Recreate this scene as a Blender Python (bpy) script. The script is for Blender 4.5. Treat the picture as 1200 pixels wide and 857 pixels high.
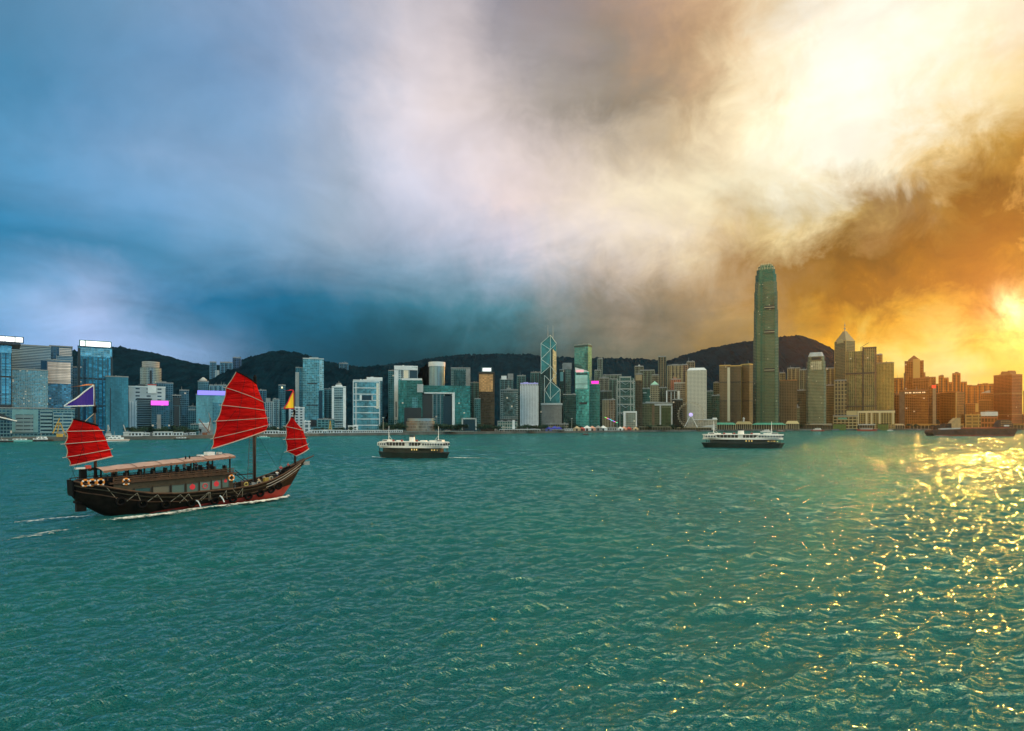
import bpy, bmesh, math, random
import numpy as np
from mathutils import Vector, Matrix
R_ = math.radians
for o in list(bpy.data.objects): bpy.data.objects.remove(o)
S = bpy.context.scene
COL = S.collection
F, CH, HY = 715.0, 13.0, 498.0      # focal length in photo pixels, eye height above the water, horizon row of the photo

# ------------------------------------------------------------------ camera
cam = bpy.data.cameras.new('camera'); camo = bpy.data.objects.new('camera', cam); COL.objects.link(camo)
camo.location = (0, 0, CH); camo.rotation_euler = (R_(90), 0, 0)
cam.sensor_width = 36; cam.lens = 36 * F / 1200; cam.shift_y = (HY - 428.5) / 1200
cam.clip_start = 0.5; cam.clip_end = 20000
S.camera = camo
S.view_settings.view_transform = 'Standard'; S.view_settings.look = 'None'
S.view_settings.exposure = 0.0; S.view_settings.gamma = 1
S.render.engine = 'CYCLES'
S.cycles.use_denoising = True
S.cycles.max_bounces = 6; S.cycles.volume_bounces = 1; S.cycles.transparent_max_bounces = 12
S.cycles.diffuse_bounces = 3; S.cycles.glossy_bounces = 3; S.cycles.caustics_reflective = False
S.cycles.sample_clamp_indirect = 4; S.cycles.sample_clamp_direct = 0

# ------------------------------------------------------------------ sun
SUN_AZ, SUN_EL = 39.5, 8.5
sl = bpy.data.lights.new('sun', 'SUN'); sl.energy = 1.0; sl.angle = R_(0.8); sl.color = (1, .30, .04)
so = bpy.data.objects.new('sun', sl); COL.objects.link(so)
so.rotation_euler = (R_(90 - SUN_EL), 0, R_(180 - SUN_AZ)); so.location = (900, 1000, 600)
sd = Vector((math.sin(R_(SUN_AZ)) * math.cos(R_(SUN_EL)), math.cos(R_(SUN_AZ)) * math.cos(R_(SUN_EL)), math.sin(R_(SUN_EL))))
so.rotation_euler = sd.to_track_quat('Z', 'Y').to_euler()

# ------------------------------------------------------------------ sky: broken storm cloud, blue in the east and fire in the west
def lin(c):
    return tuple(((v / 255) / 12.92 if v / 255 <= .04045 else ((v / 255 + .055) / 1.055) ** 2.4) for v in c)
GX = [0, 100, 200, 300, 400, 500, 600, 700, 800, 850, 900, 950, 1000, 1050, 1100, 1150, 1200]
GRID = {
 0:   [(90,143,180),(104,150,186),(116,152,186),(135,157,190),(172,178,196),(205,196,200),(146,143,154),(172,152,144),(214,172,136),(246,214,168),(255,233,196),(255,243,220),(255,246,228),(255,244,222),(255,240,214),(254,238,208),(252,232,200)],
 50:  [(78,140,180),(98,146,184),(108,148,186),(124,154,190),(166,178,202),(226,213,214),(156,150,156),(152,142,132),(200,162,126),(240,198,146),(255,236,200),(255,244,222),(255,247,230),(255,245,226),(255,242,218),(255,240,208),(252,230,190)],
 100: [(68,136,176),(92,142,182),(104,147,187),(116,152,190),(168,180,204),(244,230,230),(182,174,172),(146,138,126),(188,156,118),(246,222,176),(255,240,205),(255,247,226),(255,250,232),(255,248,226),(254,240,206),(250,226,168),(238,200,130)],
 150: [(76,140,180),(104,150,190),(122,162,199),(122,158,195),(166,182,204),(240,226,228),(215,200,194),(160,150,134),(196,168,132),(248,224,178),(255,246,214),(255,249,228),(255,251,234),(255,249,228),(253,236,190),(222,176,84),(196,140,40)],
 200: [(84,146,186),(112,156,196),(136,170,206),(131,164,200),(170,184,205),(234,230,246),(253,237,235),(230,211,190),(254,236,196),(255,246,214),(255,248,220),(255,250,230),(255,250,228),(255,244,208),(238,190,90),(140,92,12),(136,86,6)],
 250: [(60,136,180),(88,145,186),(110,156,196),(130,164,196),(160,180,200),(208,214,235),(245,226,226),(249,233,212),(255,242,206),(244,220,172),(252,226,160),(255,238,186),(192,156,80),(132,88,11),(126,80,3),(121,73,0),(128,80,0)],
 300: [(30,126,170),(62,138,180),(80,146,186),(110,155,190),(133,156,178),(159,177,201),(185,192,213),(217,206,202),(230,207,174),(201,169,125),(158,118,64),(150,106,34),(116,78,8),(118,76,0),(124,78,0),(128,78,0),(136,86,0)],
 350: [(121,176,220),(180,198,237),(20,116,161),(13,114,156),(46,127,161),(72,135,156),(93,148,164),(164,152,138),(165,142,109),(191,156,109),(168,128,70),(160,112,24),(147,94,0),(173,112,0),(159,100,0),(142,82,0),(236,180,40)],
 375: [(123,176,225),(173,195,237),(84,148,190),(4,101,140),(17,104,135),(35,106,123),(64,123,134),(135,133,119),(147,128,100),(161,135,90),(174,134,68),(196,146,44),(206,136,4),(246,190,50),(238,190,70),(190,116,4),(255,232,130)],
 400: [(105,165,215),(165,191,237),(134,166,206),(12,90,123),(0,80,102),(5,74,86),(30,84,93),(104,111,98),(132,116,89),(152,127,80),(170,132,60),(204,152,44),(240,170,14),(229,201,93),(229,210,126),(229,180,45),(229,205,90)],
 425: [(105,165,215),(154,184,231),(140,170,210),(47,97,122),(0,66,86),(0,54,64),(11,60,65),(93,100,89),(119,110,85),(145,121,74),(176,134,50),(226,164,30),(246,182,24),(229,212,122),(229,216,147),(229,205,104),(229,203,82)],
 460: [(92,154,209),(121,165,215),(110,152,190),(33,84,107),(0,60,77),(0,46,56),(5,50,56),(71,84,75),(93,92,69),(121,106,62),(176,134,48),(226,164,30),(246,182,24),(229,207,111),(229,212,135),(229,205,104),(229,199,79)],
}
BG_ = 2.7  # boost of the invented sky behind the camera that lights and tints facades
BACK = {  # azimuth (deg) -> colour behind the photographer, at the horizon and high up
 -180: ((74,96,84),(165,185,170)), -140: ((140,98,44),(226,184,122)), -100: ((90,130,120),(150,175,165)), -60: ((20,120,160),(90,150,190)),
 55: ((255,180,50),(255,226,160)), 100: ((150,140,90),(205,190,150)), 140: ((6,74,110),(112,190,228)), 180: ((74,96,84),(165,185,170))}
rows = sorted(GRID)
def gcol(px, py):
    px = min(max(px, 0), 1200); py = min(max(py, 0), 460)
    def rowc(r):
        v = GRID[r]
        for i in range(len(GX) - 1):
            if px <= GX[i + 1]:
                f = (px - GX[i]) / (GX[i + 1] - GX[i])
                a, b = lin(v[i]), lin(v[i + 1])
                return [a[k] * (1 - f) + b[k] * f for k in range(3)]
    for i in range(len(rows) - 1):
        if py <= rows[i + 1]:
            f = (py - rows[i]) / (rows[i + 1] - rows[i])
            a, b = rowc(rows[i]), rowc(rows[i + 1])
            return [a[k] * (1 - f) + b[k] * f for k in range(3)]
TROW = [0.0, .045, .085, .12, .155, .19, .24, .30, .37, .44, .52, .61, .72, 1.2]   # tan(elevation) of the bands
FRONT = [-41, -38, -34.5, -30.5, -26, -21, -15.5, -10, -5, 0, 4.5, 9, 13, 16.5, 20, 23, 26, 29, 32, 35, 38, 41]
def skyrow(t):
    st = []
    for az in FRONT:
        a = R_(az); px = 600 + F * math.tan(a); py = HY - F * t / math.cos(a)
        c = gcol(px, py); l = .25 * c[0] + .65 * c[1] + .1 * c[2]; g = 1 + .12 * max(0, (l - .84) / .14)
        st.append((az, [v * g for v in c]))
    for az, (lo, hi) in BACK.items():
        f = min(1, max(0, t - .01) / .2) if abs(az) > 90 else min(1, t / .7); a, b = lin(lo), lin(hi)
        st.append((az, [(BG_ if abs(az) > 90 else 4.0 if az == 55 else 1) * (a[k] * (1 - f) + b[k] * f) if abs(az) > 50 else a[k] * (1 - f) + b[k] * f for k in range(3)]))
    return sorted(st)
w = bpy.data.worlds.new('World'); S.world = w; w.use_nodes = True
NT = w.node_tree; NT.nodes.clear()
def nd(nt, t, **k):
    n = nt.nodes.new(t)
    for a, b in k.items():
        if a == 'inp':
            for i, v in b.items():
                if hasattr(v, 'is_output'): nt.links.new(v, n.inputs[i])
                else: n.inputs[i].default_value = v
        else: setattr(n, a, b)
    return n
def mth(nt, op, a, b=0.0, c=0.0): return nd(nt, 'ShaderNodeMath', operation=op, inp={0: a, 1: b, 2: c}).outputs[0]
def vm(nt, op, a, b=(0, 0, 0)): return nd(nt, 'ShaderNodeVectorMath', operation=op, inp={0: a, 1: b}).outputs[0]
def mixc(nt, f, a, b, mode='MIX'):
    n = nd(nt, 'ShaderNodeMix', data_type='RGBA', blend_type=mode); n.clamp_factor = True
    for i, v in ((0, f), (6, a), (7, b)):
        if hasattr(v, 'is_output'): nt.links.new(v, n.inputs[i])
        else: n.inputs[i].default_value = v if i == 0 else (tuple(v) + (1,))[:4]
    return n.outputs[2]
tc = nd(NT, 'ShaderNodeTexCoord').outputs['Generated']
sp = nd(NT, 'ShaderNodeSeparateXYZ', inp={0: tc})
zc = mth(NT, 'MAXIMUM', sp.outputs[2], 0.0)
den = mth(NT, 'ADD', zc, .16)
cl = nd(NT, 'ShaderNodeCombineXYZ', inp={0: mth(NT, 'DIVIDE', sp.outputs[0], den), 1: mth(NT, 'DIVIDE', sp.outputs[1], den), 2: mth(NT, 'MULTIPLY', zc, 1.5)}).outputs[0]
SEED = (22.2, 11.4, 4.2)
tcs = vm(NT, 'ADD', tc, SEED); cl = vm(NT, 'ADD', cl, SEED)
n1 = nd(NT, 'ShaderNodeTexNoise', inp={'Vector': tcs, 'Scale': 5.0, 'Detail': 5.0, 'Roughness': .55}).outputs['Color']
n2 = nd(NT, 'ShaderNodeTexNoise', inp={'Vector': cl, 'Scale': 1.5, 'Detail': 7.0, 'Roughness': .56, 'Distortion': .5}).outputs[0]
n3 = nd(NT, 'ShaderNodeTexNoise', inp={'Vector': tcs, 'Scale': 15.0, 'Detail': 8.0, 'Roughness': .64, 'Distortion': .4}).outputs['Color']
o1 = vm(NT, 'MULTIPLY', vm(NT, 'SUBTRACT', n1, (.5, .5, .5)), (.10, .10, .07))
o3 = vm(NT, 'MULTIPLY', vm(NT, 'SUBTRACT', n3, (.5, .5, .5)), (.17, .17, .13))
# cloud edges are ragged near the sun and soft away from it
sunn = nd(NT, 'ShaderNodeVectorMath', operation='DOT_PRODUCT', inp={0: tc, 1: tuple(sd)}).outputs['Value']
rag = nd(NT, 'ShaderNodeMapRange', inp={0: sunn, 1: .70, 2: .95, 3: .42, 4: 1.2}).outputs[0]
o3 = nd(NT, 'ShaderNodeVectorMath', operation='SCALE', inp={0: o3, 3: rag}).outputs[0]
wd = vm(NT, 'ADD', vm(NT, 'ADD', tc, o1), o3)
ws = nd(NT, 'ShaderNodeSeparateXYZ', inp={0: wd})
az = mth(NT, 'MULTIPLY_ADD', mth(NT, 'ARCTAN2', ws.outputs[0], ws.outputs[1]), 1 / (2 * math.pi), .5)
hyp = mth(NT, 'SQRT', mth(NT, 'ADD', mth(NT, 'MULTIPLY', ws.outputs[0], ws.outputs[0]), mth(NT, 'MULTIPLY', ws.outputs[1], ws.outputs[1])))
el = mth(NT, 'DIVIDE', ws.outputs[2], mth(NT, 'MAXIMUM', hyp, .02))
cur = None
for i, t in enumerate(TROW):
    rp = nd(NT, 'ShaderNodeValToRGB', inp={0: az}); cr = rp.color_ramp; cr.interpolation = 'B_SPLINE' if False else 'LINEAR'
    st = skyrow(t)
    while len(cr.elements) < len(st): cr.elements.new(.5)
    for e, (a, c) in zip(cr.elements, st): e.position = 0
    for k, (a, c) in enumerate(st):
        cr.elements[k].position = (a + 180) / 360; cr.elements[k].color = (*c, 1)
    if cur is None: cur = rp.outputs[0]
    else:
        f = nd(NT, 'ShaderNodeMapRange', interpolation_type='LINEAR', inp={0: el, 1: TROW[i - 1], 2: t, 3: 0.0, 4: 1.0}).outputs[0]
        cur = mixc(NT, f, cur, rp.outputs[0])
# billow detail on the cloud layer
bil = nd(NT, 'ShaderNodeMapRange', inp={0: n2, 1: .3, 2: .70, 3: .76, 4: 1.22}).outputs[0]
cur = nd(NT, 'ShaderNodeVectorMath', operation='SCALE', inp={0: cur, 3: bil}).outputs[0]
# the sun burning through the cloud
def glow(p, k, c):
    f = mth(NT, 'MULTIPLY', mth(NT, 'MULTIPLY', mth(NT, 'POWER', mth(NT, 'MAXIMUM', sunn, 0.0), p), k), nd(NT, 'ShaderNodeMapRange', inp={0: nd(NT, 'ShaderNodeSeparateColor', inp={0: n3}).outputs[0], 1: .38, 2: .58, 3: .1, 4: 1.5}).outputs[0])
    return nd(NT, 'ShaderNodeVectorMath', operation='SCALE', inp={0: c, 3: f}).outputs[0]
cur = vm(NT, 'ADD', vm(NT, 'ADD', cur, glow(3500.0, .9, (1, .8, .45))), glow(60.0, .04, (1, .50, .05)))
skt = nd(NT, 'ShaderNodeTexSky'); skt.sky_type = 'NISHITA'; skt.sun_disc = False
skt.sun_elevation = R_(SUN_EL); skt.sun_rotation = R_(SUN_AZ)
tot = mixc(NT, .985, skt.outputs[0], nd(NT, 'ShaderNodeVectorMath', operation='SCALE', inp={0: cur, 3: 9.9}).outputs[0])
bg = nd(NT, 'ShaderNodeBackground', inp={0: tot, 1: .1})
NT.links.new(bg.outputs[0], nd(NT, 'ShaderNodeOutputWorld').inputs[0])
w.cycles.sampling_method = 'MANUAL'; w.cycles.sample_map_resolution = 512

# ------------------------------------------------------------------ helpers
def link(o): COL.objects.link(o); return o
def tag(o, label=None, cat=None, group=None, kind=None):
    for k, v in (('label', label), ('category', cat), ('group', group), ('kind', kind)):
        if v: o[k] = v
    return o
def empty(name, loc, rz=0):
    o = bpy.data.objects.new(name, None); o.location = loc; o.rotation_euler = (0, 0, rz); o.empty_display_size = .5
    return link(o)
class MB:
    def __init__(s): s.v, s.f, s.uv, s.mi, s.m = [], [], [], [], 0
    def face(s, pts, uvs=None):
        i = len(s.v); s.v += [tuple(p) for p in pts]; s.f.append(tuple(range(i, i + len(pts))))
        s.uv += uvs if uvs else [(0, 0)] * len(pts); s.mi.append(s.m); return s
    def box(s, x0, x1, y0, y1, z0, z1, bottom=True):
        return s.prism([(x0, y0), (x1, y0), (x1, y1), (x0, y1)], z0, z1, bottom)
    def prism(s, poly, z0, z1, bottom=True, top=None, zt=None):
        """vertical prism on a counter-clockwise plan; top: optional other plan; zt: optional roof heights"""
        n = len(poly); top = top or poly; zt = zt or [z1] * n; u = 0
        for i in range(n):
            j = (i + 1) % n; d = math.dist(poly[i], poly[j])
            s.face([(*poly[i], z0), (*poly[j], z0), (*top[j], zt[j]), (*top[i], zt[i])], [(u, z0), (u + d, z0), (u + d, zt[j]), (u, zt[i])]); u += d
        s.face([(*top[i], zt[i]) for i in range(n)])
        if bottom: s.face([(*poly[i], z0) for i in reversed(range(n))])
        return s
    def slab(s, poly, y0, y1):
        """outline in x,z (counter-clockwise seen from the front) pushed back from y0 to y1"""
        n = len(poly)
        s.face([(x, y0, z) for x, z in poly], [(x, z) for x, z in poly])
        s.face([(x, y1, z) for x, z in reversed(poly)], [(x, z) for x, z in reversed(poly)])
        for i in range(n):
            (a, b), (c, d) = poly[i], poly[(i + 1) % n]
            s.face([(c, y0, d), (a, y0, b), (a, y1, b), (c, y1, d)], [(0, d), (0, b), (y1 - y0, b), (y1 - y0, d)])
        return s
    def ring(s, cx, cy, r, n): return [(cx + r * math.cos(2 * math.pi * i / n), cy + r * math.sin(2 * math.pi * i / n)) for i in range(n)]
    def cyl(s, cx, cy, r, z0, z1, n=24, r2=None):
        return s.prism(s.ring(cx, cy, r, n), z0, z1, True, s.ring(cx, cy, r if r2 is None else r2, n))
    def tube(s, p, q, r, n=6, r2=None):
        p, q = Vector(p), Vector(q); d = (q - p)
        if d.length < 1e-6: return s
        d.normalize(); a = d.orthogonal().normalized(); b = d.cross(a); r2 = r if r2 is None else r2
        A = [p + (a * math.cos(2 * math.pi * i / n) + b * math.sin(2 * math.pi * i / n)) * r for i in range(n)]
        B = [q + (a * math.cos(2 * math.pi * i / n) + b * math.sin(2 * math.pi * i / n)) * r2 for i in range(n)]
        for i in range(n):
            j = (i + 1) % n; s.face([A[i], A[j], B[j], B[i]])
        s.face(list(reversed(A))); s.face(B); return s
    def path(s, pts, r, n=6):
        for a, b in zip(pts, pts[1:]): s.tube(a, b, r, n)
        return s
    def torus(s, c, ax, R, r, n=20, m=8):
        c, ax = Vector(c), Vector(ax).normalized(); a = ax.orthogonal().normalized(); b = ax.cross(a)
        def P(i, j):
            t, u = 2 * math.pi * i / n, 2 * math.pi * j / m; d = a * math.cos(t) + b * math.sin(t)
            return c + d * (R + r * math.cos(u)) + ax * r * math.sin(u)
        for i in range(n):
            for j in range(m): s.face([P(i, j), P(i + 1, j), P(i + 1, j + 1), P(i, j + 1)])
        return s
    def grid(s, P):
        for i in range(len(P) - 1):
            for j in range(len(P[0]) - 1): s.face([P[i][j], P[i][j + 1], P[i + 1][j + 1], P[i + 1][j]], [(i, j), (i, j + 1), (i + 1, j + 1), (i + 1, j)])
        return s
    def build(s, name, mats, parent=None, smooth=False, weld=False, loc=(0, 0, 0)):
        me = bpy.data.meshes.new(name); me.from_pydata(s.v, [], s.f)
        ul = me.uv_layers.new(name='UVMap')
        ul.data.foreach_set('uv', np.array(s.uv, dtype=np.float32).ravel())
        for m in (mats if isinstance(mats, (list, tuple)) else [mats]): me.materials.append(m)
        me.polygons.foreach_set('material_index', s.mi)
        if weld or smooth:
            bm = bmesh.new(); bm.from_mesh(me); bmesh.ops.remove_doubles(bm, verts=bm.verts, dist=1e-4); bm.to_mesh(me); bm.free()
        if smooth: me.polygons.foreach_set('use_smooth', [True] * len(me.polygons))
        me.update()
        o = link(bpy.data.objects.new(name, me)); o.location = loc
        if parent: o.parent = parent
        return o
def copy_tree(o, parent=None):
    c = o.copy(); COL.objects.link(c); c.parent = parent
    for ch in list(o.children): copy_tree(ch, c)
    return c

# ------------------------------------------------------------------ materials
def mat(name, c, rough=.6, metal=0., spec=.5, noise=0., nscale=1., emit=None, es=0., bump=0., alpha=None, c2=None):
    m = bpy.data.materials.new(name); m.use_nodes = True; nt = m.node_tree; b = nt.nodes['Principled BSDF']
    b.inputs['Base Color'].default_value = (*c, 1); b.inputs['Roughness'].default_value = rough
    b.inputs['Metallic'].default_value = metal; b.inputs['Specular IOR Level'].default_value = spec
    if noise or c2 or bump:
        t = nd(nt, 'ShaderNodeTexCoord').outputs['Object']
        n = nd(nt, 'ShaderNodeTexNoise', inp={'Vector': t, 'Scale': nscale, 'Detail': 5.0, 'Roughness': .65}).outputs[0]
        if noise or c2:
            lo = c2 or tuple(v * (1 - noise) for v in c); hi = c if c2 else tuple(min(1, v * (1 + noise)) for v in c)
            f = nd(nt, 'ShaderNodeMapRange', inp={0: n, 1: .35, 2: .65, 3: 0., 4: 1.}).outputs[0]
            nt.links.new(mixc(nt, f, lo, hi), b.inputs['Base Color'])
        if bump: nt.links.new(nd(nt, 'ShaderNodeBump', inp={'Strength': bump, 'Distance': .1, 'Height': n}).outputs[0], b.inputs['Normal'])
    if emit: b.inputs['Emission Color'].default_value = (*emit, 1); b.inputs['Emission Strength'].default_value = es
    return m
# one shared facade network: a grid of glass panes between mullions and spandrels, each pane a little different
FG = bpy.data.node_groups.new('facade_grid', 'ShaderNodeTree')
for nm, ty, dv in (('Wall', 'Color', (.3, .3, .3, 1)), ('Glass', 'Color', (.1, .2, .25, 1)), ('CW', 'Float', 3.), ('CH', 'Float', 3.5), ('FH', 'Float', .2), ('FV', 'Float', .3),
                   ('Metal', 'Float', .5), ('Rough', 'Float', .15), ('Var', 'Float', .3), ('Lit', 'Float', 0.), ('Seed', 'Float', 0.)):
    sk = FG.interface.new_socket(nm, in_out='INPUT', socket_type='NodeSocket' + ty); sk.default_value = dv
FG.interface.new_socket('BSDF', in_out='OUTPUT', socket_type='NodeSocketShader')
gi = nd(FG, 'NodeGroupInput').outputs
uvn = nd(FG, 'ShaderNodeSeparateXYZ', inp={0: nd(FG, 'ShaderNodeUVMap').outputs[0]})
uu = mth(FG, 'DIVIDE', uvn.outputs[0], gi['CW']); vv = mth(FG, 'DIVIDE', uvn.outputs[1], gi['CH'])
mk = mth(FG, 'MULTIPLY', mth(FG, 'GREATER_THAN', mth(FG, 'FRACT', uu), gi['FH']), mth(FG, 'GREATER_THAN', mth(FG, 'FRACT', vv), gi['FV']))
cell = nd(FG, 'ShaderNodeCombineXYZ', inp={0: mth(FG, 'FLOOR', uu), 1: mth(FG, 'FLOOR', vv), 2: gi['Seed']}).outputs[0]
wn = nd(FG, 'ShaderNodeTexWhiteNoise', noise_dimensions='3D', inp={0: cell})
objc = nd(FG, 'ShaderNodeTexCoord').outputs['Object']
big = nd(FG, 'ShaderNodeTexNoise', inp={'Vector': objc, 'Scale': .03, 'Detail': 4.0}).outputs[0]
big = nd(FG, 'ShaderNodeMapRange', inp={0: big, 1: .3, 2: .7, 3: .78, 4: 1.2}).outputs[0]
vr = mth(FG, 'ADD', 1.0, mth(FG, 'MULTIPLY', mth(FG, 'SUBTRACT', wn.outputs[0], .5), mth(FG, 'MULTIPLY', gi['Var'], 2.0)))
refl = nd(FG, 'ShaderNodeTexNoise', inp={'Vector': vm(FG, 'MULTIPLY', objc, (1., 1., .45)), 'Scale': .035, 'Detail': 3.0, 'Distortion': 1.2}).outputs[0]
vr = mth(FG, 'MULTIPLY', vr, nd(FG, 'ShaderNodeMapRange', inp={0: refl, 1: .36, 2: .64, 3: .55, 4: 1.2}).outputs[0])  # blotchy reflections painted into the glass colour
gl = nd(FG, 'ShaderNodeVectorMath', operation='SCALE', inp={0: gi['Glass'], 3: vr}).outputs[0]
wl = nd(FG, 'ShaderNodeVectorMath', operation='SCALE', inp={0: gi['Wall'], 3: big}).outputs[0]
tilt = vm(FG, 'MULTIPLY', vm(FG, 'SUBTRACT', wn.outputs[1], (.5, .5, .5)), (.07, .07, .07))
nrm = vm(FG, 'NORMALIZE', vm(FG, 'ADD', nd(FG, 'ShaderNodeNewGeometry').outputs['Normal'], tilt))
pb = nd(FG, 'ShaderNodeBsdfPrincipled', inp={'Base Color': mixc(FG, mk, wl, gl), 'Metallic': mth(FG, 'MULTIPLY', mk, gi['Metal']),
     'Roughness': mth(FG, 'ADD', mth(FG, 'MULTIPLY', mk, mth(FG, 'SUBTRACT', gi['Rough'], .65)), .65), 'Normal': nrm})
litm = mth(FG, 'MULTIPLY', mth(FG, 'MULTIPLY', mk, mth(FG, 'LESS_THAN', nd(FG, 'ShaderNodeSeparateColor', inp={0: wn.outputs[1]}).outputs[2], gi['Lit'])), .4)
FG.links.new(litm, pb.inputs['Emission Strength']); pb.inputs['Emission Color'].default_value = (1, .86, .6, 1)
FG.links.new(pb.outputs[0], nd(FG, 'NodeGroupOutput').inputs[0])
_fseed = [0]
def fac(wall, glass, cw, ch, fh=.2, fv=.3, metal=.5, rough=.15, var=.3, lit=.003):
    m = bpy.data.materials.new('facade'); m.use_nodes = True; nt = m.node_tree; nt.nodes.clear(); _fseed[0] += 1
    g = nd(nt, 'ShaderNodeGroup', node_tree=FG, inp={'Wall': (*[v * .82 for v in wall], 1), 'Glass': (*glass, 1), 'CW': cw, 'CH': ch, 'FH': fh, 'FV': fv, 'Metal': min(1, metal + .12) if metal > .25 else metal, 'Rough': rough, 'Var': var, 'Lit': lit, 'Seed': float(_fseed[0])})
    nt.links.new(g.outputs[0], nd(nt, 'ShaderNodeOutputMaterial').inputs[0]); return m

# ------------------------------------------------------------------ shoreline and the water
SH = [(-300, 380), (-100, 430), (0, 465), (200, 547), (380, 715), (550, 845), (700, 1033), (850, 1240), (1000, 1480), (1200, 1560), (1300, 1600), (1500, 1700)]
def shoreY(px):
    px = min(max(px, SH[0][0]), SH[-1][0])
    for (a, b), (c, d) in zip(SH, SH[1:]):
        if px <= c: return b + (d - b) * (px - a) / (c - a)
def gxy(px, Y): return ((px - 600) / F * Y, Y)
def zof(py, Y): return CH + (HY - py) / F * Y
GZ = 3.2
rng = np.random.default_rng(7)
ys = [19.0]
while ys[-1] < 4200: ys.append(ys[-1] * (1.0042 if ys[-1] < 700 else 1.012))
ys = np.array(ys); NX = 900
uu_ = np.linspace(-1, 1, NX)
YY = np.repeat(ys[:, None], NX, 1); XX = uu_[None, :] * (YY * 1.0 + 26)
cellsz = np.maximum(np.gradient(ys)[:, None], (2 * (ys[:, None] + 26) / NX)) * np.ones((1, NX))
ZZ = np.zeros_like(YY); DX = np.zeros_like(YY); DY = np.zeros_like(YY)
wind = R_(-62)
for k in range(120):
    lam = .38 * (24 ** (rng.random() ** 1.7))
    th = wind + rng.normal(0, .45); ph = rng.random() * 6.283
    kk = 2 * math.pi / lam
    amp = .016 * lam ** .80 / (1 + (lam / 9) ** 2)
    fade = np.clip((lam / cellsz - 1.6) / 2, 0, 1)
    a = kk * (XX * math.cos(th) + YY * math.sin(th)) + ph
    # patchy wind: each train waxes and wanes over a few wavelengths
    env = .65 + .55 * np.sin(XX * math.cos(th + 1.9) / (lam * 3.1) + ph * 3) * np.sin(YY * math.sin(th + .4) / (lam * 4.3) + ph * 5)
    ZZ += amp * fade * env * np.sin(a)
    DX += -amp * .75 * fade * env * math.cos(th) * np.cos(a) * -1; DY += amp * .75 * fade * env * math.sin(th) * np.cos(a)
for k in range(34):                       # the dominant chop: long low crests two to four metres apart
    lam = 1.2 + 1.9 * rng.random(); th = wind + rng.normal(0, .27); ph = rng.random() * 6.283; kk = 2 * math.pi / lam
    amp = .031 * lam / 4.1; fade = np.clip((lam / cellsz - 1.6) / 2, 0, 1)
    a = kk * (XX * math.cos(th) + YY * math.sin(th)) + ph
    ZZ += amp * fade * np.sin(a); DX += amp * .55 * fade * math.cos(th) * np.cos(a); DY += amp * .55 * fade * math.sin(th) * np.cos(a)
V = np.stack([XX + DX, YY + DY, ZZ], -1).reshape(-1, 3).astype(np.float32)
idx = np.arange(len(ys) * NX).reshape(len(ys), NX)
q = np.stack([idx[:-1, :-1], idx[:-1, 1:], idx[1:, 1:], idx[1:, :-1]], -1).reshape(-1, 4)
me = bpy.data.meshes.new('water'); me.vertices.add(len(V)); me.vertices.foreach_set('co', V.ravel())
me.loops.add(q.size); me.loops.foreach_set('vertex_index', q.ravel().astype(np.int32))
me.polygons.add(len(q)); me.polygons.foreach_set('loop_start', np.arange(0, q.size, 4, dtype=np.int32)); me.polygons.foreach_set('use_smooth', np.ones(len(q), dtype=bool))
me.update(); me.validate()
water = link(bpy.data.objects.new('water', me)); tag(water, 'teal choppy harbour water running from the foreground to the city quay', 'water', kind='structure')
wm = bpy.data.materials.new('harbour_water'); wm.use_nodes = True; nt = wm.node_tree; b = nt.nodes['Principled BSDF']
t = nd(nt, 'ShaderNodeTexCoord').outputs['Object']
mp = nd(nt, 'ShaderNodeMapping', inp={0: t, 3: (1.0, 2.8, 1.0)}); mp.inputs['Rotation'].default_value = (0, 0, R_(-28))
na = nd(nt, 'ShaderNodeTexNoise', inp={'Vector': mp.outputs[0], 'Scale': 1.5, 'Detail': 3.0, 'Roughness': .6}).outputs[0]
nb = nd(nt, 'ShaderNodeTexNoise', inp={'Vector': mp.outputs[0], 'Scale': 6.0, 'Detail': 3.0, 'Roughness': .6, 'Distortion': .6}).outputs[0]
ncn = nd(nt, 'ShaderNodeTexNoise', inp={'Vector': t, 'Scale': .02, 'Detail': 3.0}).outputs[0]
nc_ = nd(nt, 'ShaderNodeTexNoise', inp={'Vector': mp.outputs[0], 'Scale': 10., 'Detail': 2.0}).outputs[0]
hgt = mth(nt, 'ADD', mth(nt, 'ADD', mth(nt, 'MULTIPLY', na, 1.0), mth(nt, 'MULTIPLY', nb, .36)), mth(nt, 'MULTIPLY', nc_, .10))
bmp = nd(nt, 'ShaderNodeBump', inp={'Strength': 1.0, 'Distance': .44, 'Height': hgt}).outputs[0]
body = mixc(nt, nd(nt, 'ShaderNodeMapRange', inp={0: ncn, 1: .35, 2: .65, 3: 0., 4: 1.}).outputs[0], (.0, .090, .112), (.0, .120, .114))
dif = nd(nt, 'ShaderNodeBsdfDiffuse', inp={'Color': body, 'Normal': bmp}); gls = nd(nt, 'ShaderNodeBsdfGlossy', inp={'Color': (.54, .97, 1., 1), 'Roughness': .07, 'Normal': bmp})
fre = nd(nt, 'ShaderNodeFresnel', inp={'IOR': 1.6, 'Normal': bmp})
mxs = nd(nt, 'ShaderNodeMixShader', inp={0: fre.outputs[0], 1: dif.outputs[0], 2: gls.outputs[0]}); nt.links.new(mxs.outputs[0], nt.nodes['Material Output'].inputs[0]); nt.nodes.remove(b)
me.materials.append(wm)
# land: the reclaimed waterfront behind the quay wall
mb = MB(); quay = []
for px, Y in SH:
    for _ in (0,): quay.append(gxy(px, Y))
far = [(3600, 5200), (-3200, 5200), (-3200, 900)]
mb.prism(quay + far, -3, GZ)
conc = mat('quay_concrete', (.10, .105, .10), .8, noise=.35, nscale=.08)
tag(mb.build('waterfront_ground', conc), 'dark concrete waterfront behind the quay wall', 'ground', kind='structure')

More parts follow.
